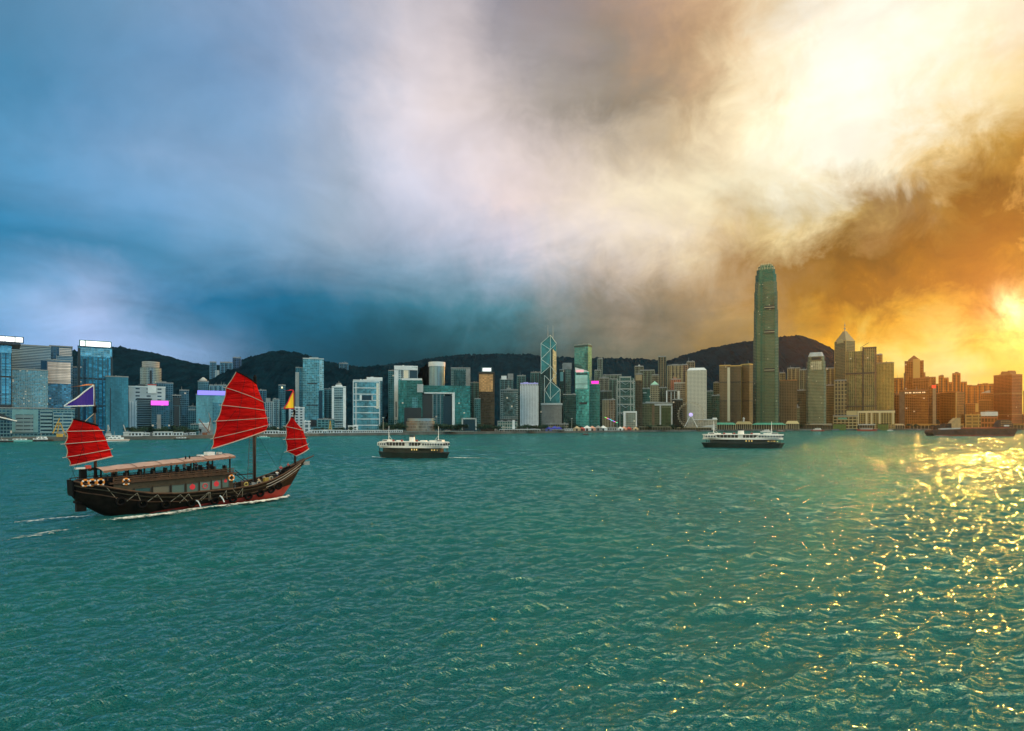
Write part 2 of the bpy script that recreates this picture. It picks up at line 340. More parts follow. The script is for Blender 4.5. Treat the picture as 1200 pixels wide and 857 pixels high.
# ------------------------------------------------------------------ hills behind the city
forest = mat('forest', (.005, .026, .042), 1., spec=.0, noise=.55, nscale=.035, c2=(.002, .010, .018), bump=.8)  # blue of the distant haze is put into the forest colour
def hill(name, label, ridge, Yr, depth, seed, foot=495):
    """ridge: photo px/py of the skyline; the slope runs down towards the harbour and away behind"""
    xs = [p[0] for p in ridge]; N = 330; M = 40; rg = np.random.default_rng(seed)
    px = np.linspace(xs[0], xs[-1], N); py = np.interp(px, xs, [p[1] for p in ridge])
    ph = rg.random((8, 2)) * 6.28
    P = []
    for i in range(N):
        row = []
        Y0 = Yr(px[i]) if callable(Yr) else Yr
        zr = zof(py[i], Y0)
        for j in range(M):
            s = j / (M - 1) * 1.5 - 1.0          # -1 foot (near) .. 0 ridge .. .5 behind
            Y = Y0 + s * depth
            x = (px[i] - 600) / F * Y0 * (1 + .25 * s * depth / Y0)
            prof = (1 - abs(s) ** 1.15) if s < 0 else 1 - (s * 1.2) ** 2
            z = zr * prof
            n = sum(math.sin(x * (.006 * 1.7 ** k) + ph[k][0]) * math.cos(Y * (.0055 * 1.7 ** k) + ph[k][1]) / 1.6 ** k for k in range(7))
            z += n * 11 * min(1, abs(s) * 2.6 + .26) * min(1, max(0, zr) / 60)
            z += float(rg.normal(0, 1)) * 2.2 * min(1, zr / 90) if zr > 20 else 0
            row.append((x, Y, max(z, -2) if abs(s) < .98 else -2))
        P.append(row)
    mb = MB()
    for i in range(N - 1):
        for j in range(M - 1): mb.face([P[i][j], P[i + 1][j], P[i + 1][j + 1], P[i][j + 1]])
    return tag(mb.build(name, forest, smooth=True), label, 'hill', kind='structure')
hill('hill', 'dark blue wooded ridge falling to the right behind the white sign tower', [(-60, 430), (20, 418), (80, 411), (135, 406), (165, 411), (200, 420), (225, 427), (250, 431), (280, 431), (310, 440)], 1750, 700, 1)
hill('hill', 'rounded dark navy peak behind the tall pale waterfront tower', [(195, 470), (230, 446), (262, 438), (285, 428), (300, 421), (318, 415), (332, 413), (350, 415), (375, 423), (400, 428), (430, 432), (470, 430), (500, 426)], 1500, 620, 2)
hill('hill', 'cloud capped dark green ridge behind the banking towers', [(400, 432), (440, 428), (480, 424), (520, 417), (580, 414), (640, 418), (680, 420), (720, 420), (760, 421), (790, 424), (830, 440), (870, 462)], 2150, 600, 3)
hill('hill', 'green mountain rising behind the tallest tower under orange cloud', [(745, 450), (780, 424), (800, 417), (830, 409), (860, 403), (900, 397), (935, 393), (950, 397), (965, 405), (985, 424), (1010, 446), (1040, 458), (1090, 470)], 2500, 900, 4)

# ------------------------------------------------------------------ buildings
class B:
    """one building: an Empty at its foot; x0..x1 and yt are its outline in the photo, off how far it stands behind the quay"""
    def __init__(s, name, cat, label, x0, x1, yt, off=40, side=0., turn=32, depth=None, yb=None, group=None):
        pc = (x0 + x1) / 2; s.a = math.atan((pc - 600) / F); s.pc = pc; s.Y = shoreY(pc) + off
        s.k = s.Y / F; s.hx = s.k * math.cos(s.a); s.gz = GZ if yb is None else zof(yb, s.Y)
        wv = (x1 - x0) * s.hx; s.W, s.th = wv, 0.
        s.D = depth or min(max(wv * .8, 12), 34)
        if side:
            f = abs(side); s.th = R_(turn) * (1 if side > 0 else -1)
            s.W = wv * (1 - f) / math.cos(s.th); s.D = wv * f / abs(math.sin(s.th))
        s.H = s.lz(yt); R = s.Y / math.cos(s.a) + s.D / 2
        s.root = empty(name, (R * math.sin(s.a), R * math.cos(s.a), s.gz), -s.a - s.th)   # side>0 turns the right-hand face to the harbour
        tag(s.root, label, cat, group, 'thing'); s.yt = yt; s.x0, s.x1 = x0, x1
    def lx(s, px): return (px - s.pc) * s.hx
    def lz(s, py): return CH + (HY - py) * s.k - s.gz
    def px(s, n): return n * s.k
    def put(s, name, mb, m, smooth=False): return mb.build(name, m, s.root, smooth)
    def body(s, m, name='facade', top=None, x0=None, x1=None, yb=None):
        a = -s.W / 2 if x0 is None else s.lx(x0); b = s.W / 2 if x1 is None else s.lx(x1)
        z1 = s.H if top is None else s.lz(top); z0 = 0 if yb is None else s.lz(yb)
        s.put(name, MB().box(a, b, -s.D / 2, s.D / 2, z0, z1), m); return s
    def box(s, name, x0, x1, y0, y1, m, out=.4, deep=None):
        """a piece standing `out` in front of the front face (negative: set back), `deep` thick"""
        f = -s.D / 2 - out; d = f + (deep if deep else s.D + out)
        return s.put(name, MB().box(s.lx(x0), s.lx(x1), f, d, s.lz(y1), s.lz(y0)), m)
    def roof(s, m, h=1.2, lip=.25):
        z = s.H; s.put('parapet', MB().box(-s.W / 2 - lip, s.W / 2 + lip, -s.D / 2 - lip, s.D / 2 + lip, z, z + h * s.k), m); return s
    def plant(s, f0, f1, h, m, name='plant_room', z=None):
        z = s.H if z is None else z
        z += .004; s.put(name, MB().box(-s.W / 2 + f0 * s.W, -s.W / 2 + f1 * s.W, -s.D * .3, s.D * .3, z, z + h * s.k), m); return s
    def band(s, y, h, m, lip=.3, name='plant_floor'):
        s.put(name, MB().box(-s.W / 2 - lip, s.W / 2 + lip, -s.D / 2 - lip, s.D / 2 + lip, s.lz(y + h), s.lz(y)), m); return s
    def fins(s, n, w, m, y0=None, y1=None, out=.5, name='pilasters', x0=None, x1=None):
        a = -s.W / 2 if x0 is None else s.lx(x0); b = s.W / 2 if x1 is None else s.lx(x1); mb = MB()
        for i in range(n + 1):
            c = a + (b - a) * i / n; hw = w * s.k / 2; mb.box(c - hw, c + hw, -s.D / 2 - out, -s.D / 2 + .3, 0 if y1 is None else s.lz(y1), s.H if y0 is None else s.lz(y0))
        s.put(name, mb, m); return s
    def floors(s, y0, y1, n, h, m, out=.6, name='floor_ribs', lip=None):
        mb = MB(); lip = out if lip is None else lip
        for i in range(n):
            z = s.lz(y0 + (y1 - y0) * i / max(1, n - 1)); mb.box(-s.W / 2 - lip, s.W / 2 + lip, -s.D / 2 - out, s.D / 2 + .2, z - h * s.k / 2, z + h * s.k / 2)
        s.put(name, mb, m); return s
    def mast(s, px, y0, y1, r, m, name='roof_mast'):
        s.put(name, MB().tube((s.lx(px), 0, s.lz(y1)), (s.lx(px), 0, s.lz(y0)), r * s.k, 6, r * s.k * .5), m); return s
    def facm(s, wall, glass, cw=2.6, ch=2.2, **k): return fac(wall, glass, cw * s.k, ch * s.k, **k)
WH = mat('white_cladding', (.72, .74, .75), .5, noise=.10, nscale=.12)
PALE = mat('pale_concrete', (.45, .47, .47), .7, noise=.15, nscale=.1)
GREY = mat('grey_concrete', (.25, .26, .26), .75, noise=.2, nscale=.1)
DARK = mat('dark_louvres', (.018, .022, .026), .5)
NAVY = mat('dark_blue_glass', (.02, .05, .075), .12, metal=.3)
STEEL = mat('grey_steel', (.30, .33, .34), .4, metal=.6)
TAN = mat('tan_stone', (.34, .26, .15), .75, noise=.15, nscale=.1)
BRN = mat('brown_stone', (.16, .105, .06), .75, noise=.2, nscale=.1)
ORG = mat('russet_stone', (.30, .13, .04), .7, noise=.2, nscale=.1)
GOLD = mat('bronze_trim', (.50, .34, .12), .4, metal=.5)
GRN = mat('green_copper', (.10, .34, .25), .6)
LEDW = mat('lit_sign_white', (.9, .9, .9), emit=(.95, 1, .97), es=1.6)
PINK = mat('lit_sign_pink', (.8, .05, .4), emit=(1, .02, .52), es=1.3)
MAG = mat('lit_sign_magenta', (.8, .05, .7), emit=(1, .10, .86), es=1.3)
PURP = mat('lit_band_violet', (.3, .25, .8), emit=(.24, .20, .85), es=.9)
ROSE = mat('lit_crown_rose', (.8, .4, .45), emit=(1, .45, .5), es=.55)
REDL = mat('lit_sign_red', (.8, .05, .03), emit=(1, .06, .02), es=1.0)
def sign(b, x0, x1, y0, y1, lamp=LEDW, frame=DARK, gaps=(), out=0., deep=3.):
    """a rooftop sign: dark box with lit panels and the dark joints between them"""
    p = b.box('roof_sign', x0, x1, y0, y1, frame, out, deep)
    xs = [x0 + .9] + list(gaps) + [x1 - .9]
    for a, c in zip(xs, xs[1:]):
        o = b.box('lit_panel', a + .35, c - .35, y0 + 1.0, y1 - 1.0, lamp, out + .25, .22); o.parent = p
    return p
C_T = dict(wall=(.16, .22, .25), glass=(.10, .30, .36))
def T(label, x0, x1, yt, off, wall, glass, cw=2.6, ch=2.2, side=0., turn=32, name='office_tower', cat='tower', yb=None, depth=None, group=None, roof=GREY, plant=None, pm=None, **k):
    b = B(name, cat, label, x0, x1, yt, off, side, turn, depth, yb, group)
    b.body(b.facm(wall, glass, cw, ch, **k)).roof(roof)
    for p in ([plant] if isinstance(plant, tuple) else plant or []): b.plant(*p, pm or roof)
    rq = random.Random(int(x0 * 13 + yt * 7)); z = b.H + .002 + (1.2 * b.k if roof else 0)
    if not plant:
        pq = MB()
        for i in range(rq.randint(2, 4)):
            c = b.W * rq.uniform(-.36, .3); w2 = b.W * rq.uniform(.05, .16); pq.box(c, c + w2, -b.D * rq.uniform(.1, .35), b.D * rq.uniform(.0, .3), z - 1.1 * b.k - i * .003, z + rq.uniform(.2, 1.0) * b.k)
        b.put('roof_plant', pq, roof)
    if rq.random() < .4: c = b.W * rq.uniform(-.3, .3); b.put('antenna', MB().tube((c, 0, z - b.k), (c, 0, z + rq.uniform(2, 4.5) * b.k), .22 * b.k, 5, .08 * b.k), STEEL)
    if name in ('apartment_tower', 'apartment_slab') and x1 - x0 > 3.8:
        gq = MB(); n = max(1, int((x1 - x0) / 4.2))
        for i in range(n):
            c = -b.W / 2 + b.W * (i + .5 + rq.uniform(-.15, .15)) / n; gq.box(c - .38 * b.k, c + .38 * b.k, -b.D / 2 - .25, -b.D / 2 + .3, 0, b.H - 1.5 * b.k)
        b.put('recess_shade_bar', gq, DARK); vq = MB()  # raised dark bars stand in for the shade of recesses
        for i in range(n + 1):
            c = -b.W / 2 + b.W * i / n; vq.box(c - .3 * b.k, c + .3 * b.k, -b.D / 2 - .7, -b.D / 2 + .3, 0, b.H)
        b.put('pier', vq, b.facm(tuple(min(1, v * 1.5) for v in wall), wall, 40, 2.2))
    return b

# --- far left, the convention quarter
b = T('cut off teal glass tower at the left edge carrying a long white roof sign', -26, 13.5, 404, 40, (.16, .24, .28), (.13, .42, .50), 7, 1.7, fh=.06, fv=.2, rough=.1, depth=22)
b.box('glass_crown', -26.4, 13.9, 403.5, 413, b.facm((.3, .45, .5), (.26, .52, .58), 3, 3, fh=.05, fv=.05), .5, 1)
b.band(440, 1.8, DARK); b.band(474, 4, DARK); b.fins(6, .7, DARK, 413, 500, .4); b.band(401.6, 2.2, DARK, 6)
sign(b, -26, 28.5, 393, 400.5, gaps=(-8, 6, 17.5, 18.6), out=2)
b = T('broad pale slab with closely striped floors behind two glass cubes', 13.5, 60, 405.5, 70, (.36, .42, .44), (.05, .14, .18), 40, 1.9, fh=.01, fv=.52, rough=.2, lit=0, depth=24, name='office_block', cat='block')
b = T('dark recessed tower with a lit striped corner between slab and sign tower', 58, 85, 406.5, 95, (.07, .12, .16), (.05, .12, .17), 3, 1.9, rough=.2, depth=22, name='office_block', cat='block')
o = b.box('sunlit_corner', 69.5, 84, 408, 417, b.facm((.75, .66, .6), (.3, .3, .3), 40, 1.9, fh=.01, fv=.55, lit=0), .6, 6)  # sunlight put into a paler, warmer facade colour
b.box('lower_wing', 66, 85.5, 417, 478, b.facm((.36, .42, .44), (.08, .2, .25), 40, 1.9, fh=.01, fv=.45, lit=0), 1.2, 8)
b = T('square teal glass cube with white dotted floors standing on the podium', 14.5, 56.5, 434, 44, (.32, .40, .40), (.10, .38, .42), 1.6, 1.6, fh=.2, fv=.42, rough=.12, lit=.02, depth=16, name='glass_cube', cat='block')
b = T('mirror glass cube with pinkish white sky painted on its upper half', 55, 83.5, 423, 50, (.10, .16, .2), (.14, .33, .40), 2, 1.7, fh=.08, fv=.25, rough=.05, depth=18, name='glass_cube', cat='block')
b.box('painted_sky_panel', 55.6, 83, 424.5, 450, b.facm((.35, .22, .17), (.88, .68, .58), 40, 1.9, fh=.01, fv=.28, metal=.12, rough=.35, lit=0), .35, 1)  # sky reflection painted as a pinkish panel colour
b.box('dark_left_side', 48, 55, 423.5, 478, NAVY, -3, 10)  # navy box for the dark left side of the cube
b = B('convention_podium', 'podium', 'low teal stone podium with a dark framed portal beneath the glass cubes', -30, 90, 479, 24, depth=22)
b.body(b.facm((.12, .25, .28), (.05, .15, .18), 3.6, 3.4, fh=.25, fv=.45)).roof(GREY)
b.box('portal_frame', 14, 45, 480, 507, mat('teal_stone', (.14, .30, .33), .6, noise=.15, nscale=.2), .8, 2)
b.box('portal_opening', 18, 39, 486, 507, b.facm((.20, .30, .33), (.012, .03, .04), 7, 4.4, fh=.10, fv=.78, lit=.05), 1.0, 2)
b.box('striped_wing', 47, 62, 481, 508, b.facm((.22, .36, .40), (.03, .08, .10), 40, 4.2, fh=.01, fv=.55), .6, 2)
b.box('striped_wing', 63, 88, 483, 508, b.facm((.26, .40, .44), (.05, .14, .17), 9, 4.0, fh=.06, fv=.45), .8, 2)
b = B('pier_shed', 'shed', 'dark ferry shed with a white sloping awning edge by the left border', -14, 20, 486, 4, depth=10)
b.put('shed_roof', MB().slab([(b.lx(-14), b.lz(490)), (b.lx(-14), b.lz(482)), (b.lx(2), b.lz(485)), (b.lx(20), b.lz(493.6)), (b.lx(20), b.lz(494.6))], -b.D / 2, b.D / 2), DARK)
b.put('awning_edge', MB().tube((b.lx(-14), -b.D / 2 - .3, b.lz(486)), (b.lx(20), -b.D / 2 - .3, b.lz(493.8)), .55), WH)
b.body(b.facm((.10, .2, .23), (.03, .08, .1), 3, 4, lit=.05), top=491, x0=-12, x1=14)
# --- the twin of the sign tower and its neighbours
b = T('slim bluish tower half hidden behind the second white roof sign', 82, 95, 431, 120, (.08, .17, .24), (.05, .16, .24), 2.2, 2)
b = T('tall teal tower with stone pilasters and a white lit sign along its roof', 91.5, 132, 407.5, 60, (.04, .09, .12), (.11, .36, .43), 3.3, 1.7, fh=.1, fv=.16, rough=.1, side=.0, depth=24, roof=DARK)
b.box('glass_crown', 92.5, 131, 408.5, 418.5, b.facm((.3, .5, .55), (.25, .50, .56), 3, 2.4, fh=.05, fv=.1), .5, 1)
b.fins(7, .9, mat('dark_teal_stone', (.03, .09, .12), .5), 418.5, 500, .5); b.band(443.2, 1.8, DARK); b.band(475, 1.6, DARK)
b.box('recessed_edge', 91.3, 94.5, 409, 500, DARK, .7, 8); b.box('recessed_edge', 129.8, 132.3, 418, 500, DARK, .7, 8)
b.box('dark_reflection', 96.5, 101, 421, 500, NAVY, .3, .3)  # navy strip paints a dark reflection onto the glass
sign(b, 93, 131, 399, 407, frame=mat('sign_frame_green', (.06, .16, .12), .5), gaps=(99.6, 100.4), out=-3)
b = T('plain flat blue slab building with a dark vertical joint', 124, 150.5, 442, 48, (.045, .20, .27), (.05, .22, .30), 2.2, 2.0, fh=.12, fv=.12, metal=.2, rough=.3, var=.12, lit=0, depth=20, name='office_block', cat='block')
b.box('vertical_joint', 129, 130, 455, 506, DARK, .3, .4)
b = B('round_tower', 'tower', 'round cylinder tower with a wider drum on top before the dark hill', 164, 189.5, 431, 230)
r = b.W / 2; b.put('shaft', MB().cyl(0, 0, r, 0, b.lz(431), 28), b.facm((.35, .42, .45), (.10, .22, .28), 1.5, 2.0, fh=.35, fv=.2))
b.put('drum', MB().cyl(0, 0, r * .76, b.lz(431), b.lz(423.6), 28), GREY)
for y in (429.5, 427.3, 425): b.put('drum_ring', MB().cyl(0, 0, r * .83, b.lz(y), b.lz(y - 1.2), 28), PALE)
b.put('dark_slot', MB().box(-r * .1, r * .1, -r - .4, -r + 2, b.lz(450), b.lz(434.5)), DARK)  # dark slot down the front of the shaft
b = T('white office complex with dark slots and a slim white pillared wing', 151, 194, 454, 62, (.62, .68, .72), (.05, .09, .12), 11, 4.2, fh=.62, fv=.62, lit=.02, depth=20, name='office_block', cat='block', roof=WH)
b.box('stair_tower', 173, 183, 451.5, 461, WH, .6, 4); b.box('red_coping', 173, 183.4, 450.4, 451.6, mat('red_paint', (.55, .06, .04), .5), .8, 4)
for x in (152.2, 155.2, 158.6): b.box('pillar', x, x + 1.5, 471, 505, WH, 1.4, 1.2)
b.box('striped_wing', 160.5, 177.5, 468.5, 505, b.facm((.26, .34, .36), (.015, .03, .04), 40, 2.1, fh=.01, fv=.4), .8, 3)
b.box('wing_frame', 160, 178, 467, 468.4, DARK, 1.0, 3)
b.plant(.25, .45, 3.5, DARK)
b = T('dark glass block with a magenta lit banner along its top', 177.5, 199, 470.5, 46, (.05, .12, .16), (.03, .13, .18), 2.4, 2.4, depth=15, name='office_block', cat='block', lit=.02)
b.box('lit_banner', 177, 197.3, 470, 475, MAG, .5, .5)
b.box('stair_core', 184, 188.6, 486, 504, GREY, .3, 1)
b = T('blue grey block with a flat stepped roof behind the white complex', 183, 203, 449.5, 130, (.10, .2, .26), (.05, .15, .2), 2.4, 2.3, depth=22, name='office_block', cat='block', plant=(.1, .6, 2.5))
b = T('almost black square headed tower with a pale outline', 202, 212, 464, 44, (.12, .22, .27), (.006, .014, .02), 2.4, 2.4, depth=14, lit=0)
b.box('dark_head', 203, 210.8, 466, 475, DARK, .3, .6); b.box('dark_shaft', 204, 209.8, 476, 503, DARK, .3, .6)
b = T('bluish housing block right of the black headed tower', 210.5, 221.5, 458, 100, (.10, .22, .28), (.03, .1, .14), 2.2, 2.2)
b = T('low teal office beside the violet lit building', 220.5, 230, 477, 80, (.16, .3, .34), (.05, .15, .18), 2.2, 2.2, name='office_block', cat='block')
b.box('white_frame', 220.6, 229, 479, 481, PALE, .4, .6)
b = T('wide pale teal office with a violet lit band around its top', 230, 266, 463, 46, (.20, .40, .45), (.16, .44, .50), 1.6, 1.8, fh=.15, fv=.3, metal=.3, rough=.3, var=.12, depth=20, name='office_block', cat='block')
b.box('violet_band', 231.5, 265, 458, 463.2, PURP, .6, 15); b.box('dim_wing', 249, 264, 472, 497, b.facm((.12, .28, .32), (.08, .28, .34), 1.8, 1.8), .4, .6)
b = T('small domed tower rising behind the violet band', 232, 244.5, 447.5, 120, (.14, .28, .32), (.05, .15, .2), 2, 2.2)
b.put('dome', MB().cyl(0, 0, b.W * .36, b.H, b.H + 3 * b.k, 16).cyl(0, 0, b.W * .3, b.H + 3 * b.k, b.H + 5.5 * b.k, 16, b.W * .08), PALE)
for x in (245.5, 250.8, 256, 261):
    T('short pale slab in the row of equal slabs behind the violet band', x, x + 4.2, 452, 110, (.2, .36, .42), (.06, .18, .24), 2, 2.2, name='apartment_slab', cat='block', group='row of short slabs behind the violet band')
b = T('windowless white works building under the large red sail', 233, 246.5, 497, 16, (.72, .74, .74), (.6, .62, .62), 9, 9, fh=.05, fv=.05, metal=0, rough=.6, lit=0, depth=10, name='works_building', cat='building', roof=WH)
b.box('doorway', 234.6, 236, 503, 507, DARK, .2, .3)
b = T('low green grey site office left of the white works building', 223.5, 233, 498, 14, (.12, .26, .26), (.04, .1, .1), 2.5, 3, name='site_office', cat='building', depth=9)
# --- hilltop flats
b = T('slim pale flats on the hill crest, left of the three', 246, 253.5, 425, 640, (.12, .24, .32), (.06, .16, .22), 2, 2, yb=446, depth=22, name='apartment_tower', cat='tower', plant=(.2, .7, 1.5)); b.box('lower_wing', 252, 257, 434, 446, PALE, 0, 10)
b = T('broad twin roofed flats on the hill crest between two slimmer ones', 258, 272.5, 425.5, 640, (.10, .22, .30), (.05, .14, .2), 2, 2, yb=446, depth=22, name='apartment_tower', cat='tower', plant=(.35, .75, 1.8))
b = T('dark tall flats on the hill crest with a slanting top, right of the three', 272.8, 282.5, 420, 640, (.05, .10, .18), (.03, .07, .12), 2, 2, yb=446, depth=22, name='apartment_tower', cat='tower')
b.put('slanted_roof', MB().slab([(-b.W / 2, b.H), (b.W / 2, b.H), (b.W / 2, b.H + 2 * b.k), (-b.W / 2 + 1, b.H)], -b.D / 2, b.D / 2), NAVY)
b = T('distant hazy block near the right shoulder of the navy peak', 397.5, 408, 426.5, 640, (.06, .16, .22), (.04, .12, .18), 2, 2, yb=450, depth=24, name='apartment_tower', cat='tower')
# --- behind the fore sail
b = T('dim narrow tower just right of the large sail', 303, 312, 458, 150, (.06, .16, .22), (.04, .12, .17), 2.2, 2.2, name='apartment_tower')
b = T('pale flats with vertical ribs left of the fore mast', 311.5, 320.5, 471.5, 60, (.30, .40, .43), (.08, .2, .24), 2.2, 2.2, depth=14, name='apartment_tower', plant=(0, .6, 5))
b.fins(4, .5, PALE)
b = T('pale flats with stepped roof between ribbed flats and the beacon tower', 320, 327, 468.5, 56, (.32, .42, .44), (.08, .2, .24), 2, 2.2, depth=14, name='apartment_tower', plant=(.1, .5, 2))
b = T('dark slim tower with a small lit lamp at its top', 326.5, 334.5, 452, 70, (.05, .15, .2), (.04, .13, .17), 2.2, 2.2, depth=16); b.box('roof_lamp', 329.6, 331.4, 453.4, 455.2, mat('warm_lamp', (.9, .8, .5), emit=(1, .8, .45), es=1.2), .5, .6)
b = T('lower teal block beside the foot of the lamp topped tower', 330, 334.5, 479, 40, (.12, .3, .35), (.06, .22, .26), 2, 2.2, depth=10, name='office_block', cat='block')
b = T('white low office with a window grid behind the yellow flag', 338.5, 356.8, 478.5, 40, (.62, .68, .72), (.08, .14, .18), 5, 3.2, fh=.5, fv=.5, depth=15, name='office_block', cat='block', roof=WH)
b = T('tiny white box building beside the fore sail', 356, 364, 494.5, 18, (.66, .7, .74), (.3, .36, .4), 5, 5, fh=.3, fv=.3, depth=8, name='pump_house', cat='building', roof=WH)
b = T('tall flat topped pale glass tower, highest left of the peak', 355, 379.5, 421, 60, (.22, .42, .48), (.13, .38, .44), 2.0, 2.0, fh=.1, fv=.2, rough=.12, depth=26, roof=PALE)
b.plant(.3, .75, 2.8, STEEL); b.box('dark_floor', 360, 372, 449, 450.4, DARK, .3, .5); b.box('dark_floor', 359, 373, 474.4, 475.6, DARK, .3, .5)
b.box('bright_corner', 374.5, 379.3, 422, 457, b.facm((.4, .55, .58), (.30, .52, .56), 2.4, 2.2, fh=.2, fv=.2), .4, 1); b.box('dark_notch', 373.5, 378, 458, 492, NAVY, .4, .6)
b.box('entrance', 363, 371, 492, 500, DARK, .4, .5)
b = T('darker blue annex stepping up to the flat topped pale tower', 346.5, 357, 431.5, 84, (.08, .22, .28), (.06, .22, .29), 2, 2, depth=24, plant=None); b.box('step', 346.2, 350.4, 436.4, 500, PALE, .5, 6)
b = T('greenish block in the gap between two pale towers', 379.8, 389, 456.5, 90, (.12, .26, .28), (.04, .13, .15), 2.2, 2.2, name='apartment_tower')
b = T('pale tower with white corner piers and a round roof cap', 389, 405.2, 454, 50, (.55, .62, .63), (.10, .26, .30), 2.2, 2.0, fh=.1, fv=.3, depth=18, roof=WH, plant=(.25, .75, 3))
b.box('corner_pier', 388.8, 391.4, 454.5, 502, WH, .6, 3); b.box('corner_pier', 402, 405.4, 454.5, 502, WH, .6, 3); b.box('dark_floor', 392, 401, 466, 467, DARK, .3, .4); b.box('dark_floor', 392, 401, 494, 495.2, DARK, .3, .4)
b.put('roof_cap', MB().cyl(0, 0, b.W * .22, b.H + 3 * b.k, b.H + 5.5 * b.k, 14, b.W * .16).tube((0, 0, b.H + 5.5 * b.k), (0, 0, b.H + 8 * b.k), .25 * b.k), GREY)
b = T('long low teal block behind the yellow crane', 372, 392, 492, 26, (.12, .3, .33), (.05, .16, .18), 4, 3, depth=10, name='office_block', cat='block')
# --- white framed headquarters
b = T('glass office with seven white floor bands and a square hole', 414, 445, 446.5, 48, (.2, .36, .42), (.15, .42, .50), 2.2, 1.8, fh=.08, fv=.12, rough=.08, depth=20, roof=WH)
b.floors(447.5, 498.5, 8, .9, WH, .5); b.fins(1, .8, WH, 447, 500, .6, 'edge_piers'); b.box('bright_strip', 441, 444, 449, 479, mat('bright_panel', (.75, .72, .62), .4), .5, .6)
b.box('pale_strip', 416.2, 418.2, 449, 498, PALE, .45, .5)
b.box('square_hole', 424, 435.4, 463.6, 469.2, NAVY, .6, .7); b.box('hole_jamb', 421.5, 424, 463, 469.4, WH, .8, .8); b.box('hole_jamb', 435.4, 437, 463.2, 469.4, PALE, .8, .8)
b = T('taller office with a white flat cap directly behind the banded glass office', 430, 448, 443.5, 74, (.10, .2, .23), (.05, .15, .18), 2.2, 2.0, depth=20, roof=WH); b.box('roof_cap', 430, 448.2, 443, 446.5, WH, .4, 12)
b = T('little white kiosk building with a dark square window', 408, 419.5, 500, 14, (.72, .74, .75), (.1, .14, .16), 4.6, 4.2, fh=.5, fv=.45, depth=8, name='kiosk', cat='building', roof=WH)
# --- government portal
b = T('dim teal tower tucked beside the tall white curved tower', 455, 463, 435, 150, (.06, .19, .23), (.05, .19, .23), 2.2, 2.2)
b = T('tall white tower with a curved brow and one painted sunlit strip', 462, 489.5, 430, 110, (.58, .62, .63), (.10, .26, .30), 2.4, 2.2, fh=.3, fv=.3, depth=24, roof=WH)
b.put('curved_brow', MB().slab([(b.lx(462), b.lz(433.5)), (b.lx(462), b.lz(428.8)), (b.lx(470), b.lz(429)), (b.lx(480), b.lz(429.8)), (b.lx(489.6), b.lz(431.6)), (b.lx(489.6), b.lz(434))][::-1], -b.D / 2 - 1, b.D / 2), WH)
b.box('painted_sun_strip', 473, 478.6, 434, 445, mat('sunlit_strip', (.85, .72, .55), .35), .4, .6); b.box('dark_glass', 480, 489, 434, 446, NAVY, .4, .6); b.box('dark_slit', 470.6, 471.8, 434, 446, DARK, .4, .6)  # sunlight on the strip put into its pale warm colour
b.box('side_pier', 462, 466.5, 434, 492, WH, .6, 6); b.box('black_slots', 463.6, 464.8, 471, 489, DARK, .8, 6)
tg = dict(wall=(.03, .10, .10), glass=(.035, .20, .19))
b = B('gateway_building', 'building', 'huge dark gateway building with a pale lined square opening', 466.5, 551.5, 444.5, 56, depth=22)
tm = b.facm((.04, .14, .14), (.05, .25, .24), 2.0, 1.9, fh=.1, fv=.3, rough=.1)
b.box('left_tower', 467, 495, 446, 504, tm, 1, 20); b.box('white_coping', 471, 494.5, 443.8, 446, WH, 1.2, 12)
b.box('right_leg', 533, 551.5, 452, 504, tm, .5, 20); b.box('bridge_beam', 495, 533, 452, 460, tm, .5, 20)
b.box('left_leg', 495, 506.5, 462, 504, DARK, -1, 18); b.box('opening_lining', 497, 533, 460, 461.4, WH, .8, 18); b.box('opening_lining', 530, 533, 461.4, 502, WH, .8, 10)
b.box('inner_wing', 519.5, 530, 464, 504, NAVY, -4, 14); b.box('beam_step', 489, 496, 450.5, 460, PALE, 1.4, 6); b.box('glass_slot', 483, 489.4, 466, 478, b.facm((.1, .3, .33), (.12, .34, .38), 2, 2), 1.3, .6)
b.box('shadow_panel', 474, 494, 478, 503, DARK, 1.3, .6)  # dark panel stands in for shadow on the left tower
b = T('teal slab seen through the gateway opening', 507.5, 520.5, 457, 150, (.10, .26, .28), (.06, .20, .23), 2.4, 2.2, fh=.25)
b.fins(3, .6, PALE)
b = B('round_tower', 'tower', 'pale round tower with a white ring top above the gateway beam', 502, 522, 424.5, 160)
r = b.W / 2; b.put('shaft', MB().cyl(0, 0, r * .94, 0, b.lz(429), 28), b.facm((.45, .52, .53), (.18, .34, .38), 1.4, 40, fh=.5, fv=.0, rough=.25)); b.put('ring_top', MB().cyl(0, 0, r, b.lz(429.2), b.lz(424), 28), WH)
b = T('grey framed tower with a dark face behind the right leg of the gateway', 528.5, 551, 432, 120, (.20, .27, .27), (.05, .13, .14), 2.2, 2.0, depth=24, plant=(.25, .75, 1.2))
b.box('dark_face', 531.5, 545, 434.5, 452, b.facm((.03, .08, .09), (.03, .11, .12), 2, 2), .4, .6); b.box('corner_frame', 546, 551.2, 432.5, 500, GREY, .7, 8)
b = B('oval_hall', 'hall', 'low oval glass hall with a pinkish reflection under a dark roof', 476, 510, 490, 22, depth=16)
pl = [(b.W / 2 * math.cos(t), b.D / 2 * math.sin(t)) for t in [2 * math.pi * i / 28 for i in range(28)]]
b.put('glass_drum', MB().prism(pl, 0, b.lz(493.5)), b.facm((.30, .26, .22), (.36, .28, .22), 1.6, 3.6, fh=.15, fv=.2, rough=.2, metal=.4)); b.put('flat_roof', MB().prism([(x * .93, y * .93) for x, y in pl], b.lz(493.5), b.lz(490.4)), STEEL)  # pinkish reflection put into the glass colour of the drum
